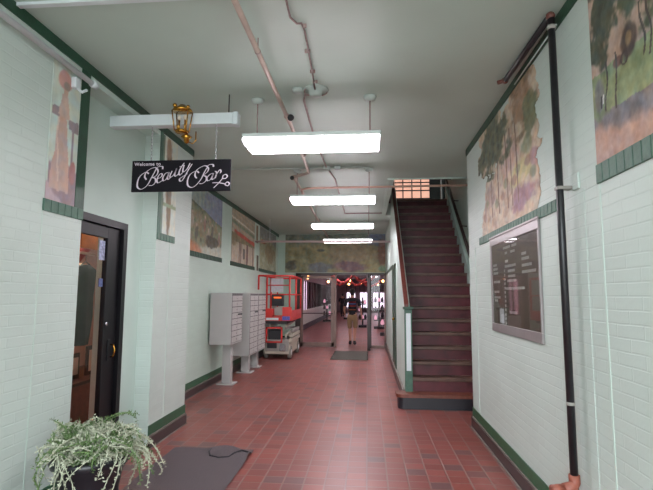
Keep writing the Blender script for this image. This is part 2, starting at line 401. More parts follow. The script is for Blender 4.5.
def mural(label, plane, c, a0, a1, z0, z1, fn, nu, nv, border=None, bh=.08, keep=None, flip=False, group=None):
    """plane 'L' wall on the left (u runs away from the viewer), 'R' right wall (u runs towards the viewer), 'E' end wall.
    fn(u, v) -> sRGB ; u left-to-right, v bottom-to-top"""
    t = thing('mural', label, 'mural', (c, (a0 + a1) / 2, z0) if plane != 'E' else ((a0 + a1) / 2, c, z0), group)
    bm = bmesh.new(); d = .006
    def P(u, v, off=d):
        z = z0 + v * (z1 - z0)
        if plane == 'L': return Vector((c + off, a0 + u * (a1 - a0), z))
        if plane == 'R': return Vector((c - off, a1 - u * (a1 - a0), z))
        return Vector((a0 + u * (a1 - a0), c - off, z))
    vs = {}; cols = []
    W = a1 - a0; H = z1 - z0
    def V(i, j):
        if (i, j) not in vs:
            vs[(i, j)] = bm.verts.new(P(i / nu, j / nv)); cols.append(wash(fn, i / nu, j / nv, W, H))
        return vs[(i, j)]
    for i in range(nu):
        for j in range(nv):
            if keep and not keep((i + .5) / nu, (j + .5) / nv): continue
            bm.faces.new((V(i, j), V(i + 1, j), V(i + 1, j + 1), V(i, j + 1)))
    # thickness back to the wall
    be = [e for e in bm.edges if len(e.link_faces) == 1]
    r = bmesh.ops.extrude_edge_only(bm, edges=be)
    nv_ = [x for x in r['geom'] if isinstance(x, bmesh.types.BMVert)]
    bm.verts.index_update(); bm.verts.ensure_lookup_table()
    off = P(0, 0, .0015) - P(0, 0, d)
    base = {}
    for x in nv_:
        base[x] = min((l for l in (e.other_vert(x) for e in x.link_edges) if l not in nv_), key=lambda q: (q.co - x.co).length).index
        x.co += off
    for x in bm.verts:
        if x in base: cols.append(cols[base[x]])
    bmesh.ops.recalc_face_normals(bm, faces=bm.faces)
    me = bpy.data.meshes.new('painting'); bm.to_mesh(me); bm.free()
    at = me.color_attributes.new('Col', 'FLOAT_COLOR', 'POINT')
    arr = np.ones((len(me.vertices), 4), dtype=np.float32)
    for k, cc in enumerate(cols[:len(arr)]): arr[k, :3] = lin(cc)
    at.data.foreach_set('color', arr.ravel())
    me.materials.append(m_paint)
    o = bpy.data.objects.new('painting', me); C.objects.link(o); o.parent = t; o.matrix_parent_inverse = t.matrix_basis.inverted()
    if border:
        b = MB(); n = max(3, int((border[1] - border[0]) / .075)); st = (border[1] - border[0]) / n
        for k in range(n):
            y = border[0] + k * st
            if plane == 'L': b.box(c, c + .012, y + .004, y + st - .004, z0 - bh, z0, m_b, .002)
            else: b.box(c - .012, c, y + .004, y + st - .004, z0 - bh, z0, m_b, .002)
        if plane == 'L': b.box(c, c + .005, border[0], border[1], z0 - bh, z0, m_b)
        else: b.box(c - .005, c, border[0], border[1], z0 - bh, z0, m_b)
        bo = b.build('border', t); bo['label'] = 'ribbed green painted border'
    return t
def blob(u, v, cu, cv, ru, rv, n=0, soft=.22):
    n = n + .45 * fbm(u + cu, v + cv, 9, cu * 7 + cv, 3)
    return 1 - sst(1 - soft, 1 + soft, math.hypot((u - cu) / ru, (v - cv) / rv) + n)
PM = (188, 202, 190)
def oval(u, v, cu, cv, ru, rv, w_=0):
    return 1 - sst(.88, 1.12, math.hypot((u - cu) / ru, (v - cv) / rv) + w_)
def f_lady(u, v):
    n = fbm(u * .4, v, 9, 3) * .5
    c = mixc((186, 204, 190), (176, 186, 176), .5 + n)
    for a, b, p, q in ((.04, .3, .60, .67), (.62, .98, .55, .63)):
        if a < u < b and p < v < q: c = (132, 116, 122)
    if abs(u - .8) < .035 and .25 < v < .56: c = (132, 118, 124)
    c = mixc(c, (140, 114, 120), (1 - sst(.25, .28, v + n * .1)) * (1 if .04 < u else 0))
    c = mixc(c, (176, 146, 150), (1 - sst(.11, .14, v + .25 * u + n * .1)))
    sk = .13 + .20 * (1 - sst(.1, .66, v))                       # long skirt widening to the ground
    if .08 < v < .68 and abs(u - .42) < sk + .02 * n: c = mixc((190, 150, 136), (172, 146, 136), .5 + 3 * n)
    if .62 < v < .78 and abs(u - .45) < .2 - .6 * (v - .62): c = mixc((180, 148, 134), (196, 166, 150), .5 + 3 * n)
    c = mixc(c, (184, 150, 132), oval(u, v, .46, .81, .08, .05))
    c = mixc(c, (192, 134, 124), oval(u, v, .42, .89, .24, .07, n * .2))
    c = mixc(c, (148, 122, 106), oval(u, v, .48, .855, .12, .035, n * .2))
    if abs(u - .3 - .05 * math.sin(v * 9)) < .03 and .15 < v < .6: c = mixc(c, (206, 178, 160), .7)
    c = mixc(c, (164, 104, 100), oval(u, v, .86, .24, .11, .08, n * .5))
    return tuple(x + 10 * fbm(u, v, 25, 9) for x in c)
def f_slim(u, v):
    n = fbm(u * .4, v, 6, 13) * .5
    c = mixc((188, 200, 186), (196, 200, 184), .5 + n)
    c = mixc(c, (118, 96, 70), blob(u, v, .45, .6, .2, .3, n))
    c = mixc(c, (160, 130, 100), blob(u, v, .42, .9, .16, .1, n))
    c = mixc(c, (128, 110, 84), blob(u, v, .5, .25, .13, .3, n))
    if abs(v - .3) < .02: c = (140, 160, 120)
    if abs(v - .52) < .015: c = (140, 150, 110)
    if u < .12: c = (92, 120, 102)
    return tuple(x + 14 * fbm(u, v, 25, 9) for x in c)
def f_land(u, v):
    n = fbm(u, v, 5, 21)
    c = mixc((134, 150, 140), (116, 124, 150), sst(.35, .75, u + n * .6))
    hill = .80 - .28 * u + .05 * n
    if v < hill:
        c = mixc((118, 128, 92), (142, 126, 98), sst(-.25, .25, fbm(u, v, 8, 4)))
        c = mixc(c, (78, 94, 70), (1 - sst(.0, .06, hill - v)) * (.9 if fbm(u, 0, 14, 6) > -.15 else .2))
        for k in range(9):                    # a crowd of small standing figures
            cu = .12 + .1 * k; cv = .36 + .1 * math.sin(k * 2.1)
            col = ((150, 104, 92), (168, 150, 128), (96, 90, 72), (140, 120, 84))[k % 4]
            c = mixc(c, col, blob(u, v, cu, cv, .035, .11, n * .3) * .85)
            c = mixc(c, (176, 148, 124), blob(u, v, cu, cv + .13, .018, .025, 0))
        c = mixc(c, (66, 66, 52), sst(.2, .4, fbm(u * 2, v, 7, 77)) * .7)
    c = mixc(c, (176, 178, 160), 1 - sst(.06, .13, v - .16 * (u - .4) + n * .05))
    c = mixc(c, (188, 120, 80), (1 - sst(.1, .2, v + .2 * u - .03 + n * .08)) * (1 - sst(.4, .5, u)))
    c = mixc(c, (66, 60, 48), blob(u, v, .72, .22, .16, .09, n) * .8)
    return tuple(x + 24 * fbm(u, v, 22, 9) for x in c)
def f_house(u, v):
    n = fbm(u, v, 5, 41)
    c = (166, 150, 130)
    s = v + .12 * u
    if s > .62:
        k = math.sin((s) * 75); c = mixc((150, 140, 118), (170, 146, 118), .5 + .5 * k)
        if .74 < s < .8: c = (116, 130, 100)
        if .83 < s < .86: c = (196, 190, 170)
    if .56 < s < .64 and u > .1: c = (190, 62, 44)
    if s < .56:
        c = mixc((140, 122, 84), (112, 108, 70), .5 + 2 * n)
        if v < .4: c = mixc((178, 164, 140), (166, 146, 124), .5 + n)
        for cu in (.3, .36, .62, .66, .92):
            if abs(u - cu) < .018 and v < .42: c = (112, 76, 70)
        if abs(u - .5) < .04 and .1 < v < .3: c = (86, 84, 78)
    c = mixc(c, (120, 104, 70), blob(u, v, .08, .45, .14, .12, n) * .7)
    return tuple(x + 18 * fbm(u, v, 22, 9) for x in c)
def f_fig(u, v):
    n = fbm(u, v, 5, 51)
    c = mixc((166, 170, 144), (142, 142, 104), .5 + 1.4 * n)
    c = mixc(c, (120, 122, 116), sst(.68, .8, v + n * .2))
    c = mixc(c, (134, 112, 76), blob(u, v, .6, .45, .3, .25, n) * .8)
    c = mixc(c, (172, 88, 66), blob(u, v, .2, .66, .15, .05, n) * .8)
    return tuple(x + 22 * fbm(u, v, 18, 9) for x in c)
def f_end(u, v):
    x, y = u * 3.3, v * 1.16
    n = fbm(x, y, 1.6, 61); n2 = fbm(x, y, 6, 71)
    c = mixc((98, 104, 74), (142, 130, 84), .5 + 1.3 * n)
    c = mixc(c, (84, 104, 96), sst(.7, .92, v + .3 * n) * .7)
    c = mixc(c, (82, 92, 120), blob(u, v, .93, .9, .12, .2, n) * .9)
    c = mixc(c, (138, 114, 88), blob(u, v, .68, .5, .25, .3, n) * .6)
    c = mixc(c, (104, 70, 78), blob(u, v, .68, .14, .2, .14, n) * .9)
    c = mixc(c, (86, 92, 104), blob(u, v, .35, .12, .1, .14, n) * .8)
    c = mixc(c, (62, 60, 52), blob(u, v, .06, .2, .05, .16, n) * .8)
    c = mixc(c, (58, 66, 62), blob(u, v, .36, .58, .05, .05, n) * .8)
    c = mixc(c, (124, 74, 52), blob(u, v, .97, .5, .035, .35, n) * .7)
    c = mixc(c, (84, 122, 90), blob(u, v, .97, .1, .05, .08, n) * .9)
    return tuple(q + 42 * n2 + 10 * fbm(x, y, 20, 5) for q in c)
def f_wood(u, v):     # tall trees, rocks and flowers (right wall, far)
    n = fbm(u, v, 6, 81)
    c = mixc((186, 160, 140), (192, 172, 142), .5 + n)
    c = mixc(c, (168, 132, 112), sst(.0, .3, fbm(u * 1.5, v, 8, 8)) * .7)
    c = mixc(c, (196, 184, 160), sst(.05, .3, fbm(u * 2, v, 11, 18)) * .6)
    c = mixc(c, (186, 172, 110), blob(u, v, .7, .34, .13, .1, n) * .8)
    c = mixc(c, (142, 98, 112), blob(u, v, .72, .16, .13, .1, n) * .9)
    c = mixc(c, (150, 100, 110), blob(u, v, .86, .38, .05, .07, n) * .7)
    c = mixc(c, (192, 150, 138), blob(u, v, .55, .52, .13, .13, n) * .8)
    c = mixc(c, (118, 126, 90), blob(u, v, .78, .5, .06, .08, n) * .8)
    c = mixc(c, (150, 120, 112), blob(u, v, .2, .3, .1, .1, n) * .6)
    for k in range(14):
        cu = .12 + .055 * k; cv = .16 + .12 * abs(math.sin(k * 1.7)) + .1 * (k > 6)
        c = mixc(c, ((150, 110, 100), (124, 126, 94), (202, 180, 150))[k % 3], blob(u, v, cu, cv, .03, .035, n) * .7)
    for cu, w_ in ((.24, .006), (.36, .008), (.5, .008), (.56, .006), (.64, .008)):
        if abs(u - cu - .03 * (1 - v)) < w_ and .12 < v < .75: c = mixc(c, (112, 80, 72), .85)
    if v > .52 - .2 * u:
        c = mixc(c, (88, 94, 70), blob(u, v, .26, .78, .26, .28, n * 1.3) )
        c = mixc(c, (60, 66, 50), sst(.05, .25, fbm(u, v, 16, 3)) * blob(u, v, .26, .78, .26, .28, n * 1.3) * .7)
        c = mixc(c, (152, 116, 88), blob(u, v, .74, .84, .12, .25, n * 1.3))
        c = mixc(c, (112, 92, 66), sst(.05, .25, fbm(u, v, 16, 5)) * blob(u, v, .74, .84, .12, .25, n * 1.3) * .6)
        c = mixc(c, (106, 108, 74), blob(u, v, .83, .68, .07, .16, n))
    return tuple(x + 30 * fbm(u, v, 24, 9) for x in c)
def k_wood(u, v):
    n = fbm(u, v, 7, 99) * .28
    a = blob(u, v, .26, .8, .27, .28, n, .02) > .5
    b_ = blob(u, v, .73, .84, .17, .27, n, .02) > .5
    d_ = blob(u, v, .8, .62, .1, .22, n, .02) > .5
    e_ = blob(u, v, .55, .6, .14, .35, n, .02) > .5
    gq = v < .56 - .2 * abs(u - .6) + n * .5 and .06 + n * .3 - .0 * v + .18 * v < u < .9 - n * .4
    return a or b_ or d_ or e_ or gq
def f_wagon(u, v):    # trees, covered wagon and road (right wall, near)
    n = fbm(u, v, 6, 101)
    c = mixc((150, 126, 112), (170, 138, 120), .5 + n)
    if v < .46 - .02 * u + .03 * n: c = mixc((108, 124, 80), (136, 146, 98), .5 + 2 * fbm(u, v, 9, 44))
    if v < .25 - .06 * u + .03 * n: c = mixc((124, 112, 114), (102, 94, 98), .5 + 2 * fbm(u, v, 8, 45))
    c = mixc(c, (108, 120, 82), blob(u, v, .12, .27, .12, .05, n) * .8)
    c = mixc(c, (100, 98, 106), blob(u, v, .07, .36, .07, .08, n) * .8)
    c = mixc(c, (182, 134, 116), 1 - sst(.09, .16, v + .12 * u - .05 + n * .08))
    c = mixc(c, (58, 64, 50), blob(u, v, .16, .78, .2, .3, n * 1.8))
    c = mixc(c, (62, 68, 52), blob(u, v, .08, .58, .1, .09, n * 1.6))
    c = mixc(c, (66, 76, 54), blob(u, v, .52, .78, .24, .22, n * 1.8))
    c = mixc(c, (74, 56, 48), blob(u, v, .43, .5, .085, .075, n * .3))
    c = mixc(c, (130, 100, 64), blob(u, v, .43, .5, .03, .035, n * .3))
    c = mixc(c, (96, 58, 48), blob(u, v, .31, .44, .05, .03, n * .3))
    if abs(math.hypot(u - .38, (v - .43) / .85) - .035) < .007: c = (66, 48, 42)
    for cu, v0, v1 in ((.28, .22, .5), (.17, .24, .5), (.56, .36, .62), (.62, .34, .6)):
        if abs(u - cu - .015 * math.sin(v * 18)) < .009 and v0 < v < v1: c = (62, 52, 48)
    if abs(u - .1) < .012 and .27 < v < .34: c = (44, 40, 42)
    if abs(u - .125) < .008 and .29 < v < .34: c = (200, 196, 190)
    return tuple(x + 30 * fbm(u, v, 24, 9) for x in c)
m_b = m_green_l
mural('narrow painting of a pink-hatted standing figure on the near left brick pilaster', 'L', WL, 3.25, 3.6, 2.35, 3.44, f_lady, 40, 100, border=(3.235, 3.725), bh=.09)
mural('slim painting of a brown standing figure behind the hanging black sign', 'L', WL, 5.2, 5.62, 2.35, 3.51, f_slim, 30, 80, border=(5.13, 5.62), bh=.08)
m_b = m_green
mural('landscape painting with hills and blue sky on the left wall, nearest of the recess', 'L', WLL, 7.1, 9.15, 2.37, 3.51, f_land, 150, 100, border=(7.1, 9.2), bh=.09)
mural('painting of a pale building with a red roof stripe on the left wall', 'L', WLL, 9.85, 11.9, 2.36, 3.51, f_house, 90, 90, border=(9.8, 11.95), bh=.09)
mural('small upright painted strip beside the red-roofed building painting', 'L', WLL, 12.03, 12.3, 3.0, 3.46, lambda u, v: tuple(q + 25 * fbm(u, v, 5, 3) for q in ((132, 104, 76) if .2 < u < .9 else (176, 172, 150))), 12, 30)
mural('small brown painted panel low beside the red-roofed building painting', 'L', WLL, 12.1, 12.4, 2.28, 2.68, lambda u, v: tuple(q + 25 * fbm(u, v, 5, 3) for q in ((92, 84, 66) if .3 < u < .9 else (160, 168, 146))), 12, 24)
mural('faded ochre painting at the far end of the left wall', 'L', WLL, 12.5, 14.75, 2.36, 3.5, f_fig, 80, 60, border=(12.45, 14.8), bh=.09)
mural('wide mottled landscape painting above the glass doors at the far end', 'E', YE, -2.66, .565, 2.37, 3.6, f_end, 170, 70)
m_b = m_green_l
mural('unframed painting of trees and flowers above the letter board on the right wall', 'R', WR, 3.52, 5.74, 2.335, 3.52, f_wood, 220, 120, border=(3.44, 5.78), bh=.085, keep=k_wood)
mural('painting of dark trees, wagon and green meadow on the near right wall', 'R', WR, 1.9, 2.83, 2.41, 3.52, f_wagon, 150, 170, border=(1.9, 2.84), bh=.11)

# ================================================================== LEFT SHOP DOOR
dt = MB()
dt.box(DX - .1, DX + .015, 4.71, 4.785, 0, 2.385, m_black).box(DX - .1, DX + .015, 3.80, 3.87, 0, 2.385, m_black).box(DX - .1, DX + .015, 3.87, 4.71, 2.315, 2.385, m_black)
dr = struct(dt, 'door_1')
lf = MB()
lf.box(DX - .07, DX - .02, 4.47, 4.70, .02, 2.31, m_black, .004).box(DX - .07, DX - .02, 3.875, 3.99, .02, 2.31, m_black, .004).box(DX - .07, DX - .02, 3.99, 4.47, 2.2, 2.31, m_black).box(DX - .07, DX - .02, 3.99, 4.47, .02, .28, m_black)
struct(lf, 'door_leaf', dr)
gl = MB().box(DX - .05, DX - .044, 3.99, 4.47, .28, 2.2, m_glass); struct(gl, 'door_glass', dr)
h = MB().box(DX - .02, DX - .01, 4.55, 4.59, 1.0, 1.2, m_black, .003)
h.tube([(DX - .01, 4.6, 1.15), (DX + .02, 4.6, 1.15), (DX + .035, 4.6, 1.09), (DX + .02, 4.6, 1.04), (DX - .01, 4.6, 1.03)], .007, m_brass)
h.lathe([(.0001, .0), (.02, .0), (.02, .012), (.0001, .014)], (DX - .02, 4.51, 1.36), m_chrome, 14, 'X')
struct(h, 'door_handle', dr)
# stickers at the top corner of the glass
MB().box(DX - .045, DX - .040, 4.36, 4.46, 1.98, 2.17, mat('blue_white_sticker', (150, 158, 186), .5, var=.5, scale=40), 0).build('sticker', dr)
MB().box(DX - .045, DX - .040, 4.38, 4.45, 1.72, 1.8, mat('blue_sticker', (84, 96, 140), .5, var=.4, scale=40), 0).build('sticker', dr)
# shop interior
m_sfloor = mat('shop_floor', (120, 76, 62), .5); m_swall = mat('shop_wall', (196, 160, 146), .7, var=.06)
struct(MB().box(-5.6, -5.5, 2.4, 9.6, 0, 3.3, m_swall), 'wall_shop_back')
struct(MB().box(-5.5, -3.06, 9.5, 9.6, 0, 3.3, m_swall), 'wall_shop_far')
struct(MB().box(-5.5, -2.71, 2.4, 2.5, 0, 3.3, m_swall), 'wall_shop_near')
struct(MB().box(-5.6, -2.71, 2.4, 5.12, 3.3, 3.4, m_swall).box(-5.6, -3.06, 5.12, 9.6, 3.3, 3.4, m_swall), 'ceiling_shop')
struct(MB().box(-5.5, -2.71, 2.5, 5.12, -.01, .004, m_sfloor).box(-5.5, -3.06, 5.12, 9.5, -.01, .004, m_sfloor), 'floor_shop')
mrw = mat('red_beam', (150, 44, 40), .5); m_pine = mat('orange_pine', (206, 138, 84), .5, var=.15, scale=9)
tag(MB().box(-3.3, -3.25, 5.13, 6.6, 2.18, 2.5, m_pine).build('wooden_valance'), 'orange pine board across the top inside the left shop', 'board')
def rail(name, label, cat, a, b_, r, m):
    return tag(MB().tube([a, b_], r, m).build(name), label, cat)
rail('ceiling_beam', 'slanting dark red beam inside the left shop', 'beam', (-4.6, 6.6, 1.75), (-3.1, 5.9, 2.9), .06, mrw)
sh = thing('hanging_garment', 'dark green garment hanging behind the left shop door glass', 'clothing', (-3.2, 5.15, .8))
gm = MB()
prof = [(1.98, .05), (1.93, .2), (1.8, .19), (1.6, .16), (1.4, .17), (1.2, .13), (1.08, .1)]
rings = []
for z, wd in prof:
    rings.append([gm.bm.verts.new((-3.2 + .05 * math.sin(a) * (1 + .3 * math.sin(4 * a)), 5.15 + wd * math.cos(a), z)) for a in [2 * PI * k / 16 for k in range(16)]])
fs = []
for A, B in zip(rings, rings[1:]):
    for k in range(16): fs.append(gm.bm.faces.new((A[k], A[(k + 1) % 16], B[(k + 1) % 16], B[k])))
fs.append(gm.bm.faces.new(rings[0])); fs.append(gm.bm.faces.new(rings[-1][::-1]))
gm._set(fs, mat('dark_green_cloth', (44, 66, 58), .8, var=.2), True)
gm.build('garment', sh)
MB().tube([(-3.2, 5.0, 1.95), (-3.2, 5.15, 2.02), (-3.2, 5.3, 1.95)], .008, m_chrome).tube([(-3.2, 5.15, 2.02), (-3.2, 5.15, 2.1)], .004, m_chrome).build('hanger', sh)
gr = thing('garment_rail', 'chrome rail standing behind the left shop door glass', 'rail', (-3.2, 5.4, 0))
MB().tube([(-3.2, 5.42, 0), (-3.2, 5.42, 2.02), (-3.2, 5.38, 2.09), (-3.2, 5.3, 2.11), (-3.2, 4.6, 2.11)], .016, mat('warm_metal', (190, 160, 140), .3, metal=.5)).build('upright', gr)
MB().box(-3.4, -3.0, 5.39, 5.45, 0, .03, m_chrome, .004).build('foot', gr)
cbn = thing('cabinet', 'dark brown cabinet low inside the left shop', 'cabinet', (-3.7, 6, 0))
MB().box(-4.0, -3.35, 5.2, 6.9, .01, .6, m_wood, .01).build('body', cbn)
MB().box(-4.05, -3.3, 5.15, 6.95, .6, .64, m_darkwood, .006).build('top', cbn)
for k, (y, zz, hh) in enumerate(((5.42, .64, .3), (5.95, .64, .36))):
    pf = thing('picture_frame', ['small dark framed picture leaning on the shop cabinet, nearer the door glass', 'dark framed picture on the shop cabinet, farther from the door'][k], 'picture frame', (-3.5, y, zz))
    MB().box(-3.52, -3.49, y - .19, y + .19, zz, zz + hh, m_darkwood, .004).build('frame', pf)
    MB().box(-3.49, -3.484, y - .15, y + .15, zz + .05, zz + hh - .05, mat('pale_print', (220, 190, 180), .6)).build('picture', pf)
sl = thing('shop_ceiling_light', 'round lit ceiling lamp inside the left shop', 'ceiling light', (-4.2, 5.2, 3.3))
MB().lathe([(.001, 3.24), (.2, 3.25), (.22, 3.3), (.001, 3.3)], (-4.2, 5.2, 0), emit_mat('shop_lamp', (255, 205, 160), 40), 20).build('diffuser', sl)

# ================================================================== HANGING SIGN AND ARM
ar = thing('sign_post', 'white horizontal post projecting from the left wall and holding the black sign', 'post', (-2.54, 4.4, 3.35))
MB().box(-2.54, -1.3, 4.35, 4.45, 3.3, 3.41, m_white, .004).build('beam', ar)
MB().box(-1.3, -1.245, 4.345, 4.455, 3.29, 3.42, m_white, .012).build('end_cap', ar)
MB().tube([(-1.35, 4.4, 3.41), (-1.35, 4.4, CZ)], .006, m_blackpipe).build('hanger_rod', ar)
sg = thing('hanging_sign', 'black shop sign with white script lettering hanging from the white arm', 'sign', (-1.81, 4.4, 2.65))
MB().box(-2.306, -1.314, 4.39, 4.41, 2.645, 2.957, m_signb, .002).build('board', sg)
def chain(x):
    c = MB(); z = 2.955; k = 0
    while z < 3.3:
        a = []
        for q in range(9):
            t = 2 * PI * q / 8
            dx = .009 * math.cos(t); dz = .019 * math.sin(t)
            a.append((x + (dx if k % 2 else 0), 4.4 + (0 if k % 2 else dx), z + .017 + dz))
        c.tube(a, .0028, m_chrome, 6, False); z += .031; k += 1
    c.build('chain', sg)
chain(-2.12); chain(-1.47)
def A(p): return (130 + p[0] / 11.87, 157 + p[1] / 11.87)
def sc(p):
    x, y = A(p); return (-2.306 + (x - 133) * .01012, 2.957 - (y - 160.7) * .00985)
def cr(pts, n=8):
    P = [Vector(p) for p in pts]; out = []
    if len(P) < 3:
        return [P[0].lerp(P[-1], k / n) for k in range(n + 1)]
    for i in range(len(P) - 1):
        p0 = P[max(i - 1, 0)]; p1 = P[i]; p2 = P[i + 1]; p3 = P[min(i + 2, len(P) - 1)]
        for k in range(n):
            t = k / n
            out.append(.5 * ((2 * p1) + (p2 - p0) * t + (2 * p0 - 5 * p1 + 4 * p2 - p3) * t * t + (3 * p1 - p0 - 3 * p2 + p3) * t ** 3))
    out.append(P[-1]); return out
def ribbon(mb, pts, wmin, wmax, y=4.39, d=.003, pen=math.radians(25)):
    P = cr(pts); n = len(P); L = []; Rr = []
    for i, p in enumerate(P):
        t = (P[min(i + 1, n - 1)] - P[max(i - 1, 0)])
        if t.length < 1e-6: t = Vector((1, 0))
        t.normalize(); ang = math.atan2(t.y, t.x)
        ww = wmin + (wmax - wmin) * abs(math.sin(ang - pen)) ** 2
        nn = Vector((-t.y, t.x)) * ww / 2
        L.append(p + nn); Rr.append(p - nn)
    bm = mb.bm; fs = []
    def q(v, yy): return bm.verts.new((v.x, yy, v.y))
    F1 = [(q(a, y - d), q(b_, y - d), q(a, y), q(b_, y)) for a, b_ in zip(L, Rr)]
    for a, b_ in zip(F1, F1[1:]):
        fs.append(bm.faces.new((a[0], a[1], b_[1], b_[0]))); fs.append(bm.faces.new((a[0], b_[0], b_[2], a[2]))); fs.append(bm.faces.new((a[1], a[3], b_[3], b_[1])))
    mb._set(fs, m_signw)
O = 593.5
def off(l, dx): return [(x + dx, y) for x, y in l]
strokes = []
strokes += [[(215, 275), (193, 240), (205, 190), (250, 150), (310, 130), (345, 160), (345, 200), (320, 235), (280, 250)],
 [(280, 250), (318, 262), (322, 305), (290, 342), (245, 345)],
 [(325, 148), (300, 200), (270, 260), (235, 330), (190, 375), (150, 388), (113, 365), (108, 310), (125, 250), (165, 205), (210, 185), (240, 205)],
 [(318, 142), (355, 120), (398, 120), (402, 152)],
 [(345, 268), (388, 245), (400, 215), (380, 205), (352, 240), (340, 290), (355, 315), (408, 285)],
 [(470, 195), (440, 202), (410, 250), (415, 290), (450, 270), (482, 190)], [(482, 190), (464, 255), (475, 275), (505, 245)],
 [(515, 175), (492, 235), (503, 250), (540, 215), (568, 145)], [(568, 145), (548, 220), (562, 238), (592, 210)],
 [(655, 80), (612, 150), (597, 208), (612, 225), (640, 195)], [(600, 128), (662, 108)]]
strokes += [off(s_, O) for s_ in [
 [(62, 105), (48, 170), (60, 188), (100, 150), (130, 85)], [(155, 95), (110, 170), (78, 235), (45, 292), (20, 298), (14, 272), (45, 248), (105, 210)],
 [(215, 268), (193, 235), (205, 180), (250, 140), (310, 120), (347, 150), (335, 195), (285, 235)],
 [(285, 235), (325, 252), (322, 298), (285, 330), (248, 332)],
 [(335, 138), (300, 200), (270, 270), (235, 320), (190, 365), (150, 375), (113, 350), (108, 290), (130, 230), (170, 195), (215, 183), (238, 205)],
 [(325, 132), (360, 107), (400, 108), (405, 135)],
 [(402, 212), (370, 222), (335, 265), (340, 298), (375, 285), (410, 210)], [(410, 210), (390, 268), (402, 285), (432, 258)],
 [(425, 188), (445, 205), (430, 270)], [(438, 235), (478, 172), (495, 192), (485, 212)]]]
lt = MB()
for st_ in strokes: ribbon(lt, [sc(p) for p in st_], .004, .016)
lt.build('script_lettering', sg)
sz = MB()
for st_ in ([(400, 325), (470, 325), (545, 340)], [(415, 385), (470, 330), (515, 275)],
            [(545, 340), (570, 318), (595, 335), (580, 362), (550, 352), (545, 340)], [(515, 275), (522, 240), (552, 228), (570, 248), (550, 275), (515, 275)]):
    ribbon(sz, [sc(p) for p in off(st_, O)], .006, .012)
sz.build('scissors_emblem', sg)
tcu = bpy.data.curves.new('small_lettering', 'FONT'); tcu.body = 'Welcome to'; tcu.size = .047; tcu.extrude = .001; tcu.offset = .0006; tcu.space_character = 1.12
to = bpy.data.objects.new('small_lettering', tcu); C.objects.link(to)
to.rotation_euler = (PI / 2, 0, 0); to.location = (-2.282, 4.388, 2.906)
bpy.context.view_layer.update()
me = bpy.data.meshes.new_from_object(to.evaluated_get(bpy.context.evaluated_depsgraph_get())); mw = to.matrix_basis.copy()
bpy.data.objects.remove(to); me.transform(mw); me.materials.clear(); me.materials.append(m_signw)
to = bpy.data.objects.new('small_lettering', me); C.objects.link(to); to.parent = sg; to.matrix_parent_inverse = sg.matrix_basis.inverted()
# lantern on the arm
ln = thing('lantern', 'brass and glass carriage lantern strapped over the white arm', 'lantern', (-1.77, 4.28, 3.17))
q = MB(); q.lathe([(.001, 3.47), (.03, 3.465), (.05, 3.44), (.09, 3.42), (.1, 3.4), (.001, 3.4)], (-1.77, 4.28, 0), m_brass, 16)
q.tube([(-1.77, 4.28, 3.44), (-1.77, 4.34, 3.46), (-1.77, 4.44, 3.45)], .012, m_brass); q.ball((-1.83, 4.24, 3.45), .022, m_brass); q.ball((-1.70, 4.24, 3.43), .02, m_brass)
q.build('cap', ln)
q = MB()
for dx, dy in ((-.08, -.06), (.08, -.06), (.08, .05), (-.08, .05)): q.tube([(-1.77 + dx, 4.28 + dy, 3.4), (-1.77 + dx * .7, 4.28 + dy * .7, 3.2)], .006, m_brass)
q.lathe([(.001, 3.19), (.06, 3.19), (.065, 3.21), (.001, 3.21)], (-1.77, 4.28, 0), m_brass, 16)
q.build('frame', ln)
q = MB(); q.prism([(-.085 - 1.77, 3.4), (.085 - 1.77, 3.4), (.06 - 1.77, 3.21), (-.06 - 1.77, 3.21)], 4.222, 4.226, m_glass, 'Y'); q.build('glass_pane', ln)
q = MB(); q.prism([(-.08 - 1.77, 3.4), (.08 - 1.77, 3.4), (.06 - 1.77, 3.21), (-.06 - 1.77, 3.21)], 4.33, 4.334, m_glass, 'Y'); q.build('glass_pane', ln)
q = MB()
for dx in (-.03, .03): q.tube([(-1.77 + dx, 4.28, 3.21), (-1.77 + dx, 4.28, 3.32)], .01, m_brass); q.ball((-1.77 + dx, 4.28, 3.34), .018, mat('frosted_bulb', (225, 215, 200), .2), (1, 1, 1.5))
q.build('candle_arm', ln)
q = MB(); q.lathe([(.001, 3.08), (.02, 3.09), (.03, 3.13), (.055, 3.15), (.02, 3.17), (.001, 3.19)], (-1.72, 4.28, 0), m_brass, 14)
q.tube([(-1.7, 4.28, 3.1), (-1.66, 4.28, 3.08), (-1.63, 4.28, 3.11), (-1.63, 4.28, 3.2)], .006, m_brass); q.build('finial', ln)

# white tube and bracket on the near left pilaster
tb = thing('wall_tube', 'white horizontal tube fixed high on the near left brick pilaster', 'tube', (-2.3, 2, 3.42))
MB().tube([(-2.3, -1.2, 3.41), (-2.3, 3.66, 3.41)], .022, m_white, 14).build('tube', tb)
MB().lathe([(.001, 3.64), (.03, 3.64), (.03, 3.70), (.001, 3.70)], (-2.3, 0, 3.41), m_white, 14, 'Y').build('end_cap', tb)
for y in (1.2, 3.5): MB().box(WL, -2.325, y - .035, y + .035, 3.3, 3.39, m_white, .01).tube([(-2.33, y, 3.3), (-2.29, y, 3.27), (-2.27, y + .03, 3.3)], .012, m_white).build('bracket', tb)

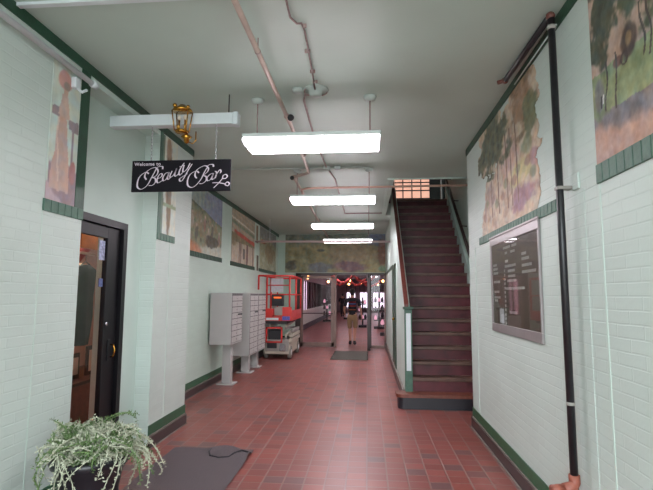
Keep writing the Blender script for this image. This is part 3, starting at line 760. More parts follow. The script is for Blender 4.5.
# ================================================================== CEILING LIGHTS
LZ = 3.06
def light(y, label, first=None):
    if first is None:
        t = thing('ceiling_light', label, 'ceiling light', (-.52, y, LZ), 'fluorescent lights hanging across the passage')
        x0, x1 = -1.165, .125
        prof = [(-.19, .05), (-.205, .035), (-.19, .008), (-.12, .0), (.12, .0), (.19, .008), (.205, .035), (.19, .05)]
        MB().prism([(y + a, LZ + b_) for a, b_ in prof], x0 + .012, x1 - .012, m_tube, 'X').build('diffuser', t)
        MB().box(x0, x1, y - .20, y + .20, LZ + .05, LZ + .09, m_ceilbox, .004).build('housing', t)
        for xa in (x0, x1 - .012): MB().prism([(y + a * 1.04, LZ + b_ * 1.04) for a, b_ in prof], xa, xa + .012, m_white, 'X').build('end_plate', t)
        for xa in (-1.1, .03):
            MB().tube([(xa, y + .13, LZ + .08), (xa, y + .13, CZ - .03)], .007, m_cond, 8).build('hanger_rod', t)
            MB().lathe([(.001, -.045), (.05, -.04), (.062, -.015), (.065, 0), (.001, 0)], (xa, y + .13, CZ), m_ceilbox, 20).build('canopy', t)
        return t
    c = copy_tree(first); c.location.y = y; c['label'] = label
    return c
L1 = light(4.42, 'nearest glowing fluorescent light hanging across the ceiling')
light(7.15, 'second glowing fluorescent light from the camera', L1)
light(9.9, 'third glowing fluorescent light from the camera', L1)
light(12.65, 'farthest fluorescent light, in front of the end painting', L1)

# ================================================================== PIPES
pp = thing('ceiling_pipe', 'long faded pink pipe running along the ceiling towards the doors', 'pipe', (-.83, 4, 3.5))
MB().tube([(-.83, -1.4, 3.5), (-.83, 5.0, 3.5), (-.88, 7.0, 3.5)], .021, m_pinkpipe, 12).build('pipe', pp)
MB().tube([(-.88, 6.97, 3.5), (-.91, 7.03, 3.5), (-1.1, 7.2, 3.49), (-1.14, 7.25, 3.49), (-1.15, 7.4, 3.49), (-1.26, 14.6, 3.49), (-1.26, YE, 3.49)], .022, m_pinkpipe, 12).build('pipe', pp)
MB().ball((-.83, 4.72, 3.5), .032, m_pinkpipe).tube([(-.83, 4.72, 3.5), (-.78, 4.66, 3.46)], .022, m_pinkpipe).lathe([(.001, 0), (.03, 0), (.035, .02), (.001, .025)], (-.775, 4.62, 3.45), m_dark, 14, 'Y').build('valve', pp)
MB().ball((-1.15, 7.27, 3.49), .045, m_pinkpipe).ball((-1.17, 7.2, 3.47), .035, m_dark).build('elbow', pp)
for y in (1.6, 3.4, 6.1, 9.2, 12):
    xx = -.83 if y < 6.5 else -1.15 - (y - 7.4) * .0153
    MB().tube([(xx, y, 3.5), (xx, y, CZ)], .006, m_cond, 6).lathe([(.024, -.01), (.024, .01)], (xx, y, 3.5), m_cond, 12, 'Y').build('hanger', pp)
tag(MB().tube([(-1.18, 9.0, 3.47), (-1.16, 8.3, 3.46), (-1.12, 7.98, 3.46), (-1.02, 7.86, 3.45), (-.9, 7.84, 3.45), (SW, 7.84, 3.46)], .018, mat('orange_pipe', (196, 160, 144), .45), 10).build('branch_pipe'), 'thin orange pipe crossing from the long pipe in front of the stair opening', 'pipe')
cb = thing('cross_bar', 'pale pink bar hanging across the passage in front of the end painting', 'bar', (-1.2, 12, 3.0))
MB().tube([(WLL, 12, 3.02), (SX, 12, 3.0)], .026, mat('pale_pink_bar', (196, 172, 172), .4), 10).build('bar', cb)
MB().tube([(-2.51, 12, 3.02), (-2.51, 12, CZ)], .006, m_white, 6).build('hanger_rod', cb)
cn = thing('conduit', 'thin reddish conduit with a dogleg running along the ceiling to the round box', 'conduit', (-.5, 3, 3.59))
MB().tube([(-.52, -1.2, 3.592), (-.53, 2.95, 3.592), (-.535, 3.12, 3.592), (-.5, 3.2, 3.592), (-.465, 3.2, 3.592), (-.455, 3.3, 3.592), (-.47, 3.8, 3.592), (-.49, 4.3, 3.592)], .008, mat('reddish_conduit', (140, 116, 114), .5, var=.25, scale=30), 8).build('conduit_run', cn)
for y in (3.24, 3.6, 3.95, 4.15): MB().box(-.495 + (.03 if y < 3.5 else 0), -.45 + (.015 if y < 3.5 else 0), y - .008, y + .008, 3.582, CZ, m_cond, .002).build('clip', cn)
c2 = thing('conduit', 'thin grey conduit running from the round ceiling box over the lights', 'conduit', (-.6, 7, 3.59))
MB().tube([(-.49, 4.42, 3.592), (-.6, 4.42, 3.592), (-.63, 4.55, 3.592), (-.65, 5.7, 3.592), (-.62, 7.05, 3.592), (-.54, 7.8, 3.592), (-.53, 11.2, 3.592)], .012, m_cond, 8).build('conduit_run', c2)
MB().tube([(-.55, 11.2, 3.592), (.35, 11.2, 3.592)], .012, m_cond, 8).build('conduit_run', c2)
c3 = thing('conduit', 'thin white conduit crossing the ceiling between the first two lights', 'conduit', (-.8, 7.12, 3.595))
MB().tube([(-2.2, 7.1, 3.596), (.03, 7.14, 3.596)], .009, m_ceilbox, 8).build('conduit_run', c3)
for x in (-.62, -.45): MB().box(x - .05, x + .05, 7.06, 7.16, 3.56, CZ, m_ceilbox, .008).build('junction_box', c3)
rb = thing('ceiling_box', 'round white electrical box with a ring on the ceiling above the nearest light', 'electrical box', (-.49, 4.4, CZ))
MB().lathe([(.001, -.06), (.06, -.055), (.065, -.012), (.12, -.01), (.125, 0), (.001, 0)], (-.49, 4.36, CZ), m_ceilbox, 28).build('round_box', rb)
MB().lathe([(.001, -.035), (.05, -.03), (.055, 0), (.001, 0)], (-.66, 4.33, CZ), m_ceilbox, 20).build('small_box', rb)
MB().tube([(-.49 + .11 * math.cos(a), 4.36 + .11 * math.sin(a), 3.595) for a in [PI * .1 + PI * 1.1 * k / 12 for k in range(13)]], .007, m_cond, 6).build('cable_loop', rb)
# black riser on the right wall
rp = thing('wall_pipe', 'black vertical pipe on the right wall with a copper elbow at the floor', 'pipe', (1.27, 3.2, 0))
MB().tube([(1.275, 3.21, .46), (1.265, 3.21, 3.56)], .024, m_blackpipe, 14).build('riser', rp)
MB().tube([(1.26, 3.24, 3.57), (1.235, 4.18, 3.57)], .024, m_blackpipe, 12).build('ceiling_run', rp)
m_cop2 = mat('dull_copper', (104, 62, 54), .5, var=.2, scale=30)
MB().ball((1.262, 3.21, 3.568), .031, m_cop2).build('elbow', rp)
MB().lathe([(.026, 3.47), (.029, 3.475), (.029, 3.495), (.026, 3.5)], (1.266, 3.21, 0), m_lgrey, 14).build('collar', rp)
MB().ball((1.235, 4.2, 3.57), .03, m_cop2).tube([(1.235, 4.2, 3.57), (1.18, 4.24, 3.57)], .018, m_cop2).tube([(1.235, 4.2, 3.57), (1.235, 4.24, 3.60)], .016, m_cop2).build('elbow', rp)
q = MB(); q.tube([(1.275, 3.21, .545), (1.275, 3.21, .5), (1.26, 3.2, .478), (1.2, 3.18, .47)], .034, m_copper, 14); q.tube([(1.19, 3.18, .47), (1.12, 3.16, .47)], .03, m_copper, 14); q.tube([(1.14, 3.17, .47), (1.14, 3.17, 0)], .024, m_copper, 12); q.build('elbow', rp)['label'] = 'copper coloured elbow at the foot'
MB().box(1.245, WR, 3.18, 3.24, 2.35, 2.372, m_lgrey, .004).build('pipe_clamp', rp)
MB().lathe([(.025, .965), (.027, .97), (.027, .982), (.025, .986)], (1.273, 3.21, 0), m_lgrey, 14).build('pipe_band', rp)
tag(MB().box(1.328, WR, 3.07, 3.16, 2.33, 2.43, m_brick, .004).build('junction_box'), 'small mint-painted box on the right wall behind the black pipe', 'electrical box')
rail('branch_conduit', 'thin pale conduit under the black pipe run along the right cornice', 'conduit', (1.315, 3.25, 3.53), (1.315, 4.2, 3.53), .006, m_ceilbox)

# ================================================================== LETTER BOARD
bd = thing('letter_board', 'aluminium-framed brown letter board with white lettering on the right wall', 'notice board', (WR, 4.55, 1.29))
Y0, Y1, Z0, Z1 = 3.79, 5.26, 1.285, 2.25
q = MB(); q.box(WR - .02, WR, Y0, Y1, Z0, Z0 + .085, m_alu, .004).box(WR - .02, WR, Y0, Y1, Z1 - .075, Z1, m_alu, .004).box(WR - .02, WR, Y0, Y0 + .025, Z0 + .085, Z1 - .075, m_alu, .003).box(WR - .02, WR, Y1 - .055, Y1, Z0 + .085, Z1 - .075, m_alu, .003)
q.box(WR - .026, WR, Y0 - .01, Y1 + .01, Z1, Z1 + .02, m_alu, .004); q.build('frame', bd)
MB().box(WR - .010, WR - .003, Y0 + .025, Y1 - .055, Z0 + .085, Z1 - .075, m_board).build('felt_panel', bd)
MB().box(WR - .018, WR - .016, Y0 + .025, Y1 - .055, Z0 + .085, Z1 - .075, m_glass).build('glass_pane', bd)
gi = Y1 - .055; gw = Y1 - Y0 - .08; gz = Z1 - .075; gh = Z1 - Z0 - .16
q = MB()
rows = [(.30, .47, .075), (.50, .60, .075), (.34, .40, .14), (.47, .56, .14), (.34, .41, .24), (.33, .58, .30)]
rows += [(.40, .56, v) for v in (.36, .42)] + [(.38, .58, .475), (.34, .74, .565), (.41, .58, .84)]
rows += [(.31, .33, .35 + .052 * k) for k in range(13)]
rows += [(.03, .13, .26), (.03, .14, .31), (.03, .16, .365), (.03, .2, .475), (.04, .17, .60), (.04, .2, .67), (.05, .13, .71)]
rows += [(.70, .79, .2), (.70, .83, .255), (.70, .88, .325), (.70, .95, .395)]
rnd = random.Random(5)
for a, b_, v in rows:
    u = a
    while u < b_ - .004:
        ww = rnd.choice((.010, .013, .015)); hh = .012
        y = gi - u * gw; z = gz - v * gh
        k = rnd.randint(0, 3); e = .005; x0, x1 = WR - .0125, WR - .0098; y2 = y - ww * gw * .72
        q.box(x0, x1, y - e, y, z - hh, z + hh, m_letter)
        if k != 1: q.box(x0, x1, y2, y2 + e, z - hh, z + hh, m_letter)
        if k in (0, 1, 2): q.box(x0, x1, y2, y, z + hh - .006, z + hh, m_letter)
        if k in (1, 3): q.box(x0, x1, y2, y, z - .003, z + .003, m_letter)
        if k in (1, 2): q.box(x0, x1, y2, y, z - hh, z - hh + .006, m_letter)
        u += ww
q.build('lettering', bd)
MB().box(WR - .0135, WR - .0098, gi - .27 * gw, gi - .17 * gw, Z0 + .1, Z0 + .24, mat('paper', (170, 172, 176), .6)).build('paper_card', bd)

# ================================================================== MAILBOXES
def mailbox(y0, y1, z0, label, first_side):
    t = thing('mailbox_unit', label, 'mailbox', (-2.65, (y0 + y1) / 2, 0), 'grey mailbox units on pedestals along the left wall')
    MB().box(-2.86, -2.46, y0, y1, z0, 1.68, m_grey, .008).build('cabinet', t)
    MB().box(-2.47, -2.452, y0 + .02, y1 - .02, 1.655, 1.672, m_greyd).build('hood_gap_shade', t)  # dark strip painted as the shade under the hood
    MB().box(-2.461, -2.457, y0 + .025, y1 - .025, z0 + .03, 1.65, m_greyd).build('door_gap_shade', t)  # dark backing plate, its colour stands for shade between the doors
    n = 8 if z0 > .6 else 11; w2 = (y1 - y0 - .06) / 2; hh = (1.65 - z0 - .04) / n
    for c_ in range(2):
        for r_ in range(n):
            ya = y0 + .03 + c_ * w2; za = z0 + .03 + r_ * hh
            d_ = MB().box(-2.462, -2.45, ya + .010, ya + w2 - .010, za + .006, za + hh - .006, m_grey2, .002).build('mailbox_door', t)
            MB().lathe([(.001, -2.45), (.009, -2.45), (.009, -2.444), (.001, -2.444)], (0, ya + w2 * .85, za + hh * .5), m_chrome, 8, 'X').build('lock', d_)
    zc = 1.28
    MB().box(-2.452, -2.44, y0 + .03 + w2 + .03, y0 + 2 * w2 - .01, zc - .015, zc + .015, m_dark, .003).build('outgoing_slot', t)
    ym = (y0 + y1) / 2
    MB().box(-2.70, -2.54, ym - .08, ym + .08, .02, z0, m_grey, .006).build('pedestal', t)
    MB().box(-2.78, -2.46, ym - .16, ym + .16, 0, .02, m_grey, .004).build('base_plate', t)
mailbox(8.5, 9.25, .745, 'nearest grey mailbox unit, higher off the floor than the two behind it', 1)
mailbox(9.85, 10.6, .38, 'middle grey mailbox unit with a low hanging cabinet', 0)
mailbox(10.61, 11.4, .38, 'farthest grey mailbox unit, next to the red lift', 0)

# ================================================================== SCISSOR LIFT
sl = thing('scissor_lift', 'red and grey scissor lift parked by the left wall before the doors', 'scissor lift', (-2.35, 13, 0))
def P_(mb, name, lab=None):
    o = mb.build(name, sl)
    if lab: o['label'] = lab
    return o
P_(MB().box(-2.68, -2.02, 12.35, 14.0, .12, .42, m_lcream, .03).box(-2.66, -2.04, 12.33, 12.4, .2, .5, m_lgrey, .02).box(-2.6, -2.35, 12.30, 12.36, .28, .46, m_dark, .01).box(-2.28, -2.12, 12.31, 12.36, .2, .38, m_chrome, .02), 'chassis', 'cream chassis with grey end panel')
for x in (-2.68, -2.07):
    for y in (12.52, 13.8):
        wd = MB().lathe([(.05, -.05), (.15, -.05), (.165, -.03), (.165, .03), (.15, .05), (.05, .05)], (x + .03 * (1 if x < -2.3 else 1), y, .165), mat('grey_tyre', (130, 126, 118), .7), 24, 'X').build('wheel', sl)
        MB().lathe([(.001, -.055), (.07, -.055), (.07, .055), (.001, .055)], (x + .03, y, .165), m_white, 16, 'X').build('hub', wd)
P_(MB().box(-2.05, -1.98, 12.42, 14.0, .42, .52, m_lcream, .01).box(-2.05, -1.97, 12.5, 13.9, .55, .64, m_lcream, .01).box(-2.03, -1.96, 12.6, 13.7, .67, .76, m_lgrey, .01), 'side_box')
for k in range(4):
    z = .46 + k * .125
    for x in (-2.56, -2.14):
        P_(MB().box(x - .025, x + .025, 12.45, 13.95, z, z + .075, m_lcream if k % 2 else m_lgrey, .006, Matrix.Rotation(math.radians(3 if k % 2 else -3), 4, 'X')), 'scissor_arm')
P_(MB().tube([(-2.6, 12.6, .9), (-2.1, 12.6, .9)], .025, m_lgrey).tube([(-2.6, 12.6, .55), (-2.1, 12.6, .55)], .025, m_dark).tube([(-2.6, 13.8, .9), (-2.1, 13.8, .9)], .025, m_lgrey), 'pivot_bar')
q = MB()
for x in (-2.64, -2.24): q.box(x, x + .04, 12.28, 12.32, .42, .82, m_red, .005)
q.box(-2.64, -2.2, 12.28, 12.32, .42, .46, m_red, .005).box(-2.64, -2.2, 12.28, 12.32, .78, .82, m_red, .005)
P_(q, 'ladder')
P_(MB().box(-2.58, -2.25, 12.34, 12.6, .5, .74, m_dark, .01), 'battery_box')
P_(MB().box(-2.7, -1.96, 12.25, 14.1, .98, 1.08, m_red, .01).box(-2.66, -2.1, 12.3, 14.05, .9, .98, m_dark), 'platform')
P_(MB().box(-2.7, -2.44, 12.24, 12.26, 1.08, 1.3, m_red, .004).box(-2.2, -1.96, 12.24, 12.26, 1.08, 1.34, m_red, .004).box(-1.98, -1.96, 12.26, 14.1, 1.08, 1.25, m_red, .004).box(-2.7, -2.68, 12.26, 14.1, 1.08, 1.25, m_red, .004), 'toe_board')
P_(MB().box(-2.62, -2.3, 12.242, 12.25, 1.0, 1.06, m_white), 'white_label', 'white label')
P_(MB().box(-2.2, -2.0, 12.232, 12.24, 1.0, 1.1, mat('blue_label', (90, 90, 170), .5, var=.4, scale=30)), 'blue_label', 'blue label')
for x, y, z0 in ((-2.62, 12.27, 1.08), (-2.02, 12.27, 1.08), (-1.98, 14.05, 1.08), (-2.68, 14.05, 1.08), (-1.98, 13.1, 1.08), (-2.68, 13.1, 1.08), (-2.78, 12.0, 1.78)):
    P_(MB().tube([(x, y, z0), (x, y, 2.14)], .024, m_red, 10), 'guard_post')
P_(MB().tube([(-2.78, 12.0, 2.14), (-1.98, 12.27, 2.14), (-1.98, 14.05, 2.14), (-2.68, 14.05, 2.14), (-2.68, 12.27, 2.14)], .026, m_red, 10).tube([(-2.78, 12.0, 2.14), (-2.62, 12.27, 2.14)], .024, m_red), 'top_rail')
P_(MB().tube([(-2.62, 12.27, 1.66), (-2.5, 12.27, 1.66)], .02, m_red).tube([(-2.3, 12.27, 1.66), (-1.98, 12.27, 1.66), (-1.98, 14.05, 1.66), (-2.68, 14.05, 1.66), (-2.68, 12.27, 1.66)], .02, m_red, 10), 'mid_rail')
P_(MB().box(-2.52, -2.2, 12.3, 12.32, 1.72, 2.08, mat('placard', (190, 190, 196), .5, var=.15, scale=20), .004), 'placard', 'pale grey placard')
cb_ = P_(MB().box(-2.5, -2.2, 12.3, 12.5, 1.36, 1.66, m_dark, .015), 'control_box', 'black control box')
MB().box(-2.44, -2.24, 12.292, 12.3, 1.56, 1.6, emit_mat('amber_display', (255, 110, 40), .25)).build('display', cb_)
P_(MB().box(-2.42, -2.18, 12.28, 12.4, 1.12, 1.34, m_lgrey, .01), 'storage_box')
P_(MB().tube([(-2.62, 12.27, 1.9), (-2.02, 12.27, 1.9)], .014, m_red, 8), 'gate_bar')

# ================================================================== STAIRCASE
stc = thing('staircase', 'straight dark red wooden staircase rising on the right', 'stairs', (1.2, 7.2, 0))
sx0, sx1 = SX + .08, 1.91
for k in range(19):
    y = ST_Y0 + k * ST_T; z = .215 + k * ST_R
    if k == 0:
        pts = [(sx1, y), (.5, y)] + [(.5 - .09 * math.sin(a), y + .09 - .09 * math.cos(a)) for a in [PI / 2 * j / 6 for j in range(7)]] + [(.41, 7.49), (sx0, 7.49), (sx1, 7.49)]
        MB().prism(pts, z - .045, z, m_wood, 'Z').build('tread', stc)
        pts = [(a if a > 1 else a + .03, b_ + .03 if b_ < 7.4 else b_) for a, b_ in pts]
        MB().prism(pts, 0, z - .045, m_steprubber, 'Z').build('riser', stc)['label'] = 'black bottom riser'
    else:
        MB().box(sx0, sx1, y, y + ST_T + .03, z - .055, z, m_tread, .01).build('tread', stc)
        MB().box(sx0, sx1, y + .025, y + .05, z - ST_R, z - .055, m_riser).build('riser', stc)
ye = ST_Y0 + 19 * ST_T
sk = MB(); s_ = ST_R / ST_T
def zs(y): return .215 + (y - ST_Y0) * s_
sk.prism([(6.45, 0), (7.3, 0), (HY1, zs(HY1) - .35), (HY1, zs(HY1) + .16), (7.2, .42), (6.45, .3)], sx1 - .02, SW, m_mint, 'X')
sk.build('skirt_board', stc)['label'] = 'white skirt board along the right side'
# newel and cap rail
nw = thing('newel_post', 'green newel post with white panel at the foot of the stair', 'post', (.6, 7.45, 0))
MB().box(SX - .01, SX + .10, 7.4, 7.5, 0, 1.44, m_green_l, .004).build('post', nw)
MB().box(SX + .01, SX + .08, 7.392, 7.4, .52, 1.38, m_white, .003).build('panel', nw)['label'] = 'white panel'
MB().box(SX - .03, SX + .12, 7.37, 7.53, 1.44, 1.475, m_green, .005).build('cap', nw)
sl_ = (4.62 - 1.46) / (HY1 - 7.5)
tag(MB().prism([(7.5, 1.46), (HY1, 4.62), (HY1, 4.67), (7.5, 1.51)], SX - .005, SX + .06, mat('dark_red_wood', (92, 46, 38), .4, var=.2, scale=12), 'X').build('cap_rail'), 'brown wooden cap rail on the sloping wall left of the stair', 'handrail')
hr = thing('handrail', 'dark wooden handrail on the wall right of the stair', 'handrail', (1.82, 9, 2))
MB().tube([(1.80, 8.3, zs(8.3) + .95), (1.80, 11.5, zs(11.5) + .75)], .03, m_darkwood, 10).build('rail', hr)
for y in (8.6, 9.4, 10.2, 11.0):
    z = zs(y) + .95 - .2 * (y - 8.3) / 3.2
    MB().tube([(1.80, y, z - .02), (1.82, y, z - .07), (SW, y, z - .08)], .01, m_dark, 8).build('bracket', hr)
tag(MB().prism([(9.6, 4.25), (HY1, 4.6), (HY1, 4.72), (9.6, 4.37)], SW - .02, SW, m_darkwood, 'X').build('wall_rail'), 'dark rail on the upper wall above the stair', 'rail')
# upstairs balusters
bl = thing('balustrade', 'dark balustrade at the head of the stair', 'railing', (2.4, 13, 3.9))
q = MB().box(1.95, 3.1, 12.97, 13.03, 4.85, 4.9, m_darkwood).build('top_rail', bl)
for k in range(8): MB().box(2.0 + k * .14, 2.04 + k * .14, 12.98, 13.02, 3.9, 4.85, m_darkwood).build('baluster', bl)
# under-stair door (green) with brass handle
d2 = struct(MB().box(SX - .02, SX, 9.75, 9.85, 0.19, 2.3, m_green).box(SX - .02, SX, 10.75, 10.85, .19, 2.3, m_green).box(SX - .02, SX, 9.75, 10.85, 2.2, 2.3, m_green), 'door_2')
struct(MB().box(SX - .012, SX, 9.85, 10.75, .05, 2.2, m_green), 'door_leaf', d2)
struct(MB().ball((SX - .05, 9.95, 1.17), .028, m_brass).tube([(SX - .05, 9.95, 1.17), (SX - .01, 9.95, 1.17)], .012, m_brass), 'door_handle', d2)
struct(MB().box(SX - .01, SX, 10.85, YE, 2.26, 2.34, m_green), 'trim_11')

# ================================================================== GLASS DOORS AT THE END
DY = YE + .06
def post(x0, x1, m=m_brown, z0=0, z1=2.36, y0=DY, y1=DY + .08): return (x0, x1, y0, y1, z0, z1, m, .004)
fr = MB(); 
for a in (post(-2.32, -2.15, m_brownd), post(-1.06, -1.0), post(.06, .11, m_brownd), post(.52, .57)): fr.box(*a)
fr.box(-2.32, .57, DY, DY + .08, 2.28, 2.36, m_brownd, .004).box(.11, .52, DY, DY + .08, 0, .08, m_brown)
d3 = struct(fr, 'door_3')
def leaf(name, x0, x1, y, hinge=None):
    t = MB()
    t.box(x0, x0 + .08, y, y + .045, .02, 2.26, m_brown, .004).box(x1 - .1, x1, y, y + .045, .02, 2.26, m_brown, .004).box(x0, x1, y, y + .045, 2.18, 2.26, m_brown, .004).box(x0, x1, y, y + .045, .02, .16, m_brown, .004)
    o = struct(t, 'door_leaf', d3)
    struct(MB().box(x0 + .08, x1 - .1, y + .02, y + .026, .16, 2.18, m_glassp), 'door_glass', d3)
    struct(MB().tube([(x0 + .05, y - .01, 1.05), (x0 + .05, y - .06, 1.07), (x1 - .05, y - .06, 1.07), (x1 - .05, y - .01, 1.05)], .014, m_brownd), 'push_bar', d3)
leaf('a', -2.15, -1.07, DY + .01)
struct(MB().box(.11, .52, DY + .035, DY + .041, .08, 2.28, m_glassp), 'door_glass', d3)
# the open leaf, swung towards the camera, seen edge-on
t = MB(); x = -.0
t.box(x - .02, x + .07, 14.35, 14.45, .02, 2.26, m_brownd, .004).box(x, x + .045, 15.12, 15.24, .02, 2.26, m_brownd, .004).box(x, x + .045, 14.35, 15.24, 2.17, 2.26, m_brownd, .004).box(x, x + .045, 14.35, 15.24, .02, .16, m_brownd, .004)
struct(t, 'door_leaf', d3)
struct(MB().box(x + .02, x + .026, 14.45, 15.12, .16, 2.17, m_glassp), 'door_glass', d3)

# ================================================================== MALL BEYOND
LY = 46
m_mallw = mat('mall_wall', (176, 190, 176), .5); m_mallc = mat('mall_ceiling', (130, 104, 100), .7)
m_pinkw = mat('dusky_wall', (120, 92, 92), .6)
struct(MB().box(-3.36, -3.28, YE + .2, LY, 0, 3.3, m_pinkw).box(-3.3, -3.05, YE + .2, LY, 0, .85, m_mallw).box(-3.3, -3.02, YE + .2, LY, 0, .25, m_dark).box(-3.3, -3.05, YE + .2, LY, 2.35, 3.3, m_pinkw), 'wall_mall_left')
struct(MB().box(2.72, 2.8, YE + .2, LY, 0, 3.3, m_pinkw).box(2.6, 2.8, YE + .2, LY, 0, .5, m_pinkw).box(2.6, 2.8, YE + .2, LY, 2.5, 3.3, m_pinkw), 'wall_mall_right')
struct(MB().box(.57, 2.8, YE, YE + .2, 0, 3.5, m_pinkw).box(1.6, 2.8, YE, YE + .2, 0, 2.4, m_pinkw), 'wall_mall_return')
struct(MB().box(-3.5, 2.9, YE + .2, LY + 1, 3.2, 3.3, m_mallc), 'ceiling_mall')
struct(MB().box(-3.4, 2.8, LY + .06, LY + .3, 0, 3.3, mat('mall_end_paint', (126, 100, 104), .6)), 'wall_mall_end')
n = 2
y = YE + .3
rnd = random.Random(11)
while y < LY - 3:
    wl = 2.4
    o = struct(MB().box(-3.26, -3.2, y, y + wl, .85, 2.35, [m_winp, m_mallw, m_win][n % 3] if n % 2 else mat('dim_shop', (104, 70, 74), .6)), 'window_%d' % n)
    q = MB()
    for k in range(4): q.box(-3.12, -3.05, y + k * wl / 3 - .04, y + k * wl / 3 + .04, .85, 2.35, m_brownd)
    q.box(-3.12, -3.04, y, y + wl, .85, .93, m_mallw); struct(q, 'window_frame', o); n += 1
    y += wl
y = YE + .6
while y < LY - 3:
    o = struct(MB().box(2.66, 2.7, y, y + 2.2, .5, 2.5, [m_win, m_winp][n % 2]), 'window_%d' % n)
    q = MB()
    for k in range(3): q.box(2.58, 2.64, y + k * 1.1 - .06, y + k * 1.1 + .06, .5, 2.5, m_brownd)
    struct(q, 'window_frame', o); n += 1
    y += 3.1
for x0, x1 in ((-2.0, -1.2), (-.72, .02), (.55, 1.0), (1.2, 1.7)):
    o = struct(MB().box(x0, x1, LY - .02, LY + .05, .45, 1.9, emit_mat('daylight_window', (240, 228, 250), .8)), 'window_%d' % n); n += 1
    struct(MB().box(x0 - .06, x0, LY - .08, LY - .02, .4, 2.6, m_brownd).box(x1, x1 + .06, LY - .08, LY - .02, .4, 2.6, m_brownd).box((x0 + x1) / 2 - .03, (x0 + x1) / 2 + .03, LY - .08, LY - .02, .4, 2.6, m_brownd), 'window_frame', o)
for k, (x, y) in enumerate(((-1.4, 17.6), (.6, 20.5), (-1.4, 24), (.6, 28), (-1.4, 33), (.4, 39))):  # added lamps that brighten the far corridor, mostly hidden above the door head
    t = thing('added_fill_panel', 'added fill light panel over the corridor beyond the glass doors', 'ceiling light', (x, y, 3.2), 'added fill panels beyond the glass doors')
    MB().box(x - .4, x + .4, y - .4, y + .4, 3.16, 3.2, m_white, .006).build('frame', t)
    MB().box(x - .36, x + .36, y - .36, y + .36, 3.15, 3.162, emit_mat('fill_panel_glow', (255, 232, 240), 7)).build('diffuser', t)
# pendant bulbs in the mall
bulbs = [(-2.2, 17.5), (-1.4, 19), (-.8, 21), (.1, 19.5), (.7, 22), (-1.9, 23), (-.3, 25), (1.3, 18.5), (1.6, 24), (-1.1, 28), (.6, 29)]
first = None
for k, (x, y) in enumerate(bulbs):
    z = 2.3
    if first is None:
        first = thing('pendant_lamp', 'small warm glowing bulb hanging from the ceiling beyond the glass doors', 'lamp', (x, y, 3.2), 'warm bulbs beyond the glass doors')
        MB().tube([(x, y, 3.2), (x, y, z + .06)], .006, m_dark, 6).build('cord', first)
        MB().ball((x, y, z), .06, m_bulb).build('bulb', first)
    else:
        c = copy_tree(first); c.location = (x, y, 3.2)
# red garlands
for k, (y, x0, x1) in enumerate(((18, -1.35, .3), (22, -1.7, -.1), (24, -.4, 1.8))):
    pts = [(x0 + (x1 - x0) * t, y, 2.42 - .3 * math.sin(PI * ((t * 2) % 1))) for t in [j / 24 for j in range(25)]]
    q = MB().tube(pts, [.05 + .03 * math.sin(j * 2.3) for j in range(25)], mat('red_garland', (190, 74, 72), .7, var=.7, scale=30), 8)
    for xx in (x0, (x0 + x1) / 2, x1): q.tube([(xx, y, 2.42), (xx, y, 3.2)], .006, m_dark, 6)
    tag(q.build('garland'), ['nearest red garland swagged across the ceiling beyond the doors', 'red garland at the left beyond the doors', 'farthest red garland beyond the doors'][k], 'garland')
# shoppers' furniture: dark display stands
for k, (x, y, wd, hh, lab) in enumerate(((-.27, 25, .42, 1.55, 'dark display stand beyond the doors, just right of the walking man'), (.8, 20, .6, 1.3, 'low dark display stand seen through the right glass pane'),
        (1.4, 26, .7, 1.7, 'tall dark display stand farthest to the right beyond the doors'), (-1.25, 33, .8, 1.6, 'dark display stand far off, just left of the walking man'),
        (.55, 24, .5, 1.75, 'tall display stand at the left edge of the right glass pane'), (-2.55, 30, .5, 1.5, 'dark display stand against the left shopfronts of the far corridor'))):
    t = thing('display_stand', lab, 'display stand', (x, y, 0))
    MB().box(x - wd / 2, x + wd / 2, y - .2, y + .2, 0, .12, m_dark, .01).build('base', t)
    MB().box(x - .04, x + .04, y - .04, y + .04, .12, hh, m_dark).build('pole', t)
    for j in range(3):
        z = .4 + j * (hh - .4) / 3
        MB().box(x - wd / 2, x + wd / 2, y - .18, y + .18, z, z + .04, m_dark, .005).build('shelf', t)
        for i in range(3):
            MB().lathe([(.05, z + .04), (.08, z + .1), (.05, z + .22), (.02, z + .26)], (x - wd / 3 + i * wd / 3, y, 0), [m_darkwood, m_winp, m_steprubber][(i + j + k) % 3], 10).build('ware', t)

# ================================================================== MATS
def matmesh(name, x0, x1, y0, y1, th, m, label, curl=False):
    b = MB()
    nx, ny = 30, 46
    g_ = [[None] * (ny + 1) for _ in range(nx + 1)]
    for i in range(nx + 1):
        for j in range(ny + 1):
            x = x0 + (x1 - x0) * i / nx; y = y0 + (y1 - y0) * j / ny
            z = th + .002 * mnoise.noise(Vector((x * 6, y * 6, 0)))
            if curl:
                # back right corner lifted in a low wave
                d = (x - (x1 - .42)) + (y - (y1 - .34)) * .35
                tt = max(0, min(1, d / .40)) * max(0, min(1, (y - (y1 - .42)) / .3))
                z += .05 * math.sin(PI * min(1, tt)) * tt ** .5
            g_[i][j] = b.bm.verts.new((x, y, z))
    fs = [b.bm.faces.new((g_[i][j], g_[i + 1][j], g_[i + 1][j + 1], g_[i][j + 1])) for i in range(nx) for j in range(ny)]
    b._set(fs, m, True)
    bmesh.ops.solidify(b.bm, geom=list(b.bm.faces), thickness=-th * .8)
    return b, label
b, l = matmesh('m', -2.08, -1.21, 3.72, 5.17, .012, m_matt, '', True)
dm = thing('entrance_mat', 'dark brown rubber mat with a curled corner outside the left shop door', 'mat', (-1.65, 4.45, 0))
b.build('mat', dm)
MB().tube([(-1.66, 5.18, .016), (-1.66, 5.05, .018), (-1.61, 4.92, .02), (-1.5, 4.86, .022), (-1.4, 4.87, .03), (-1.36, 4.93, .05), (-1.3, 5.0, .055), (-1.24, 5.03, .03)], .008, m_matd, 8).build('creased_edge', dm)
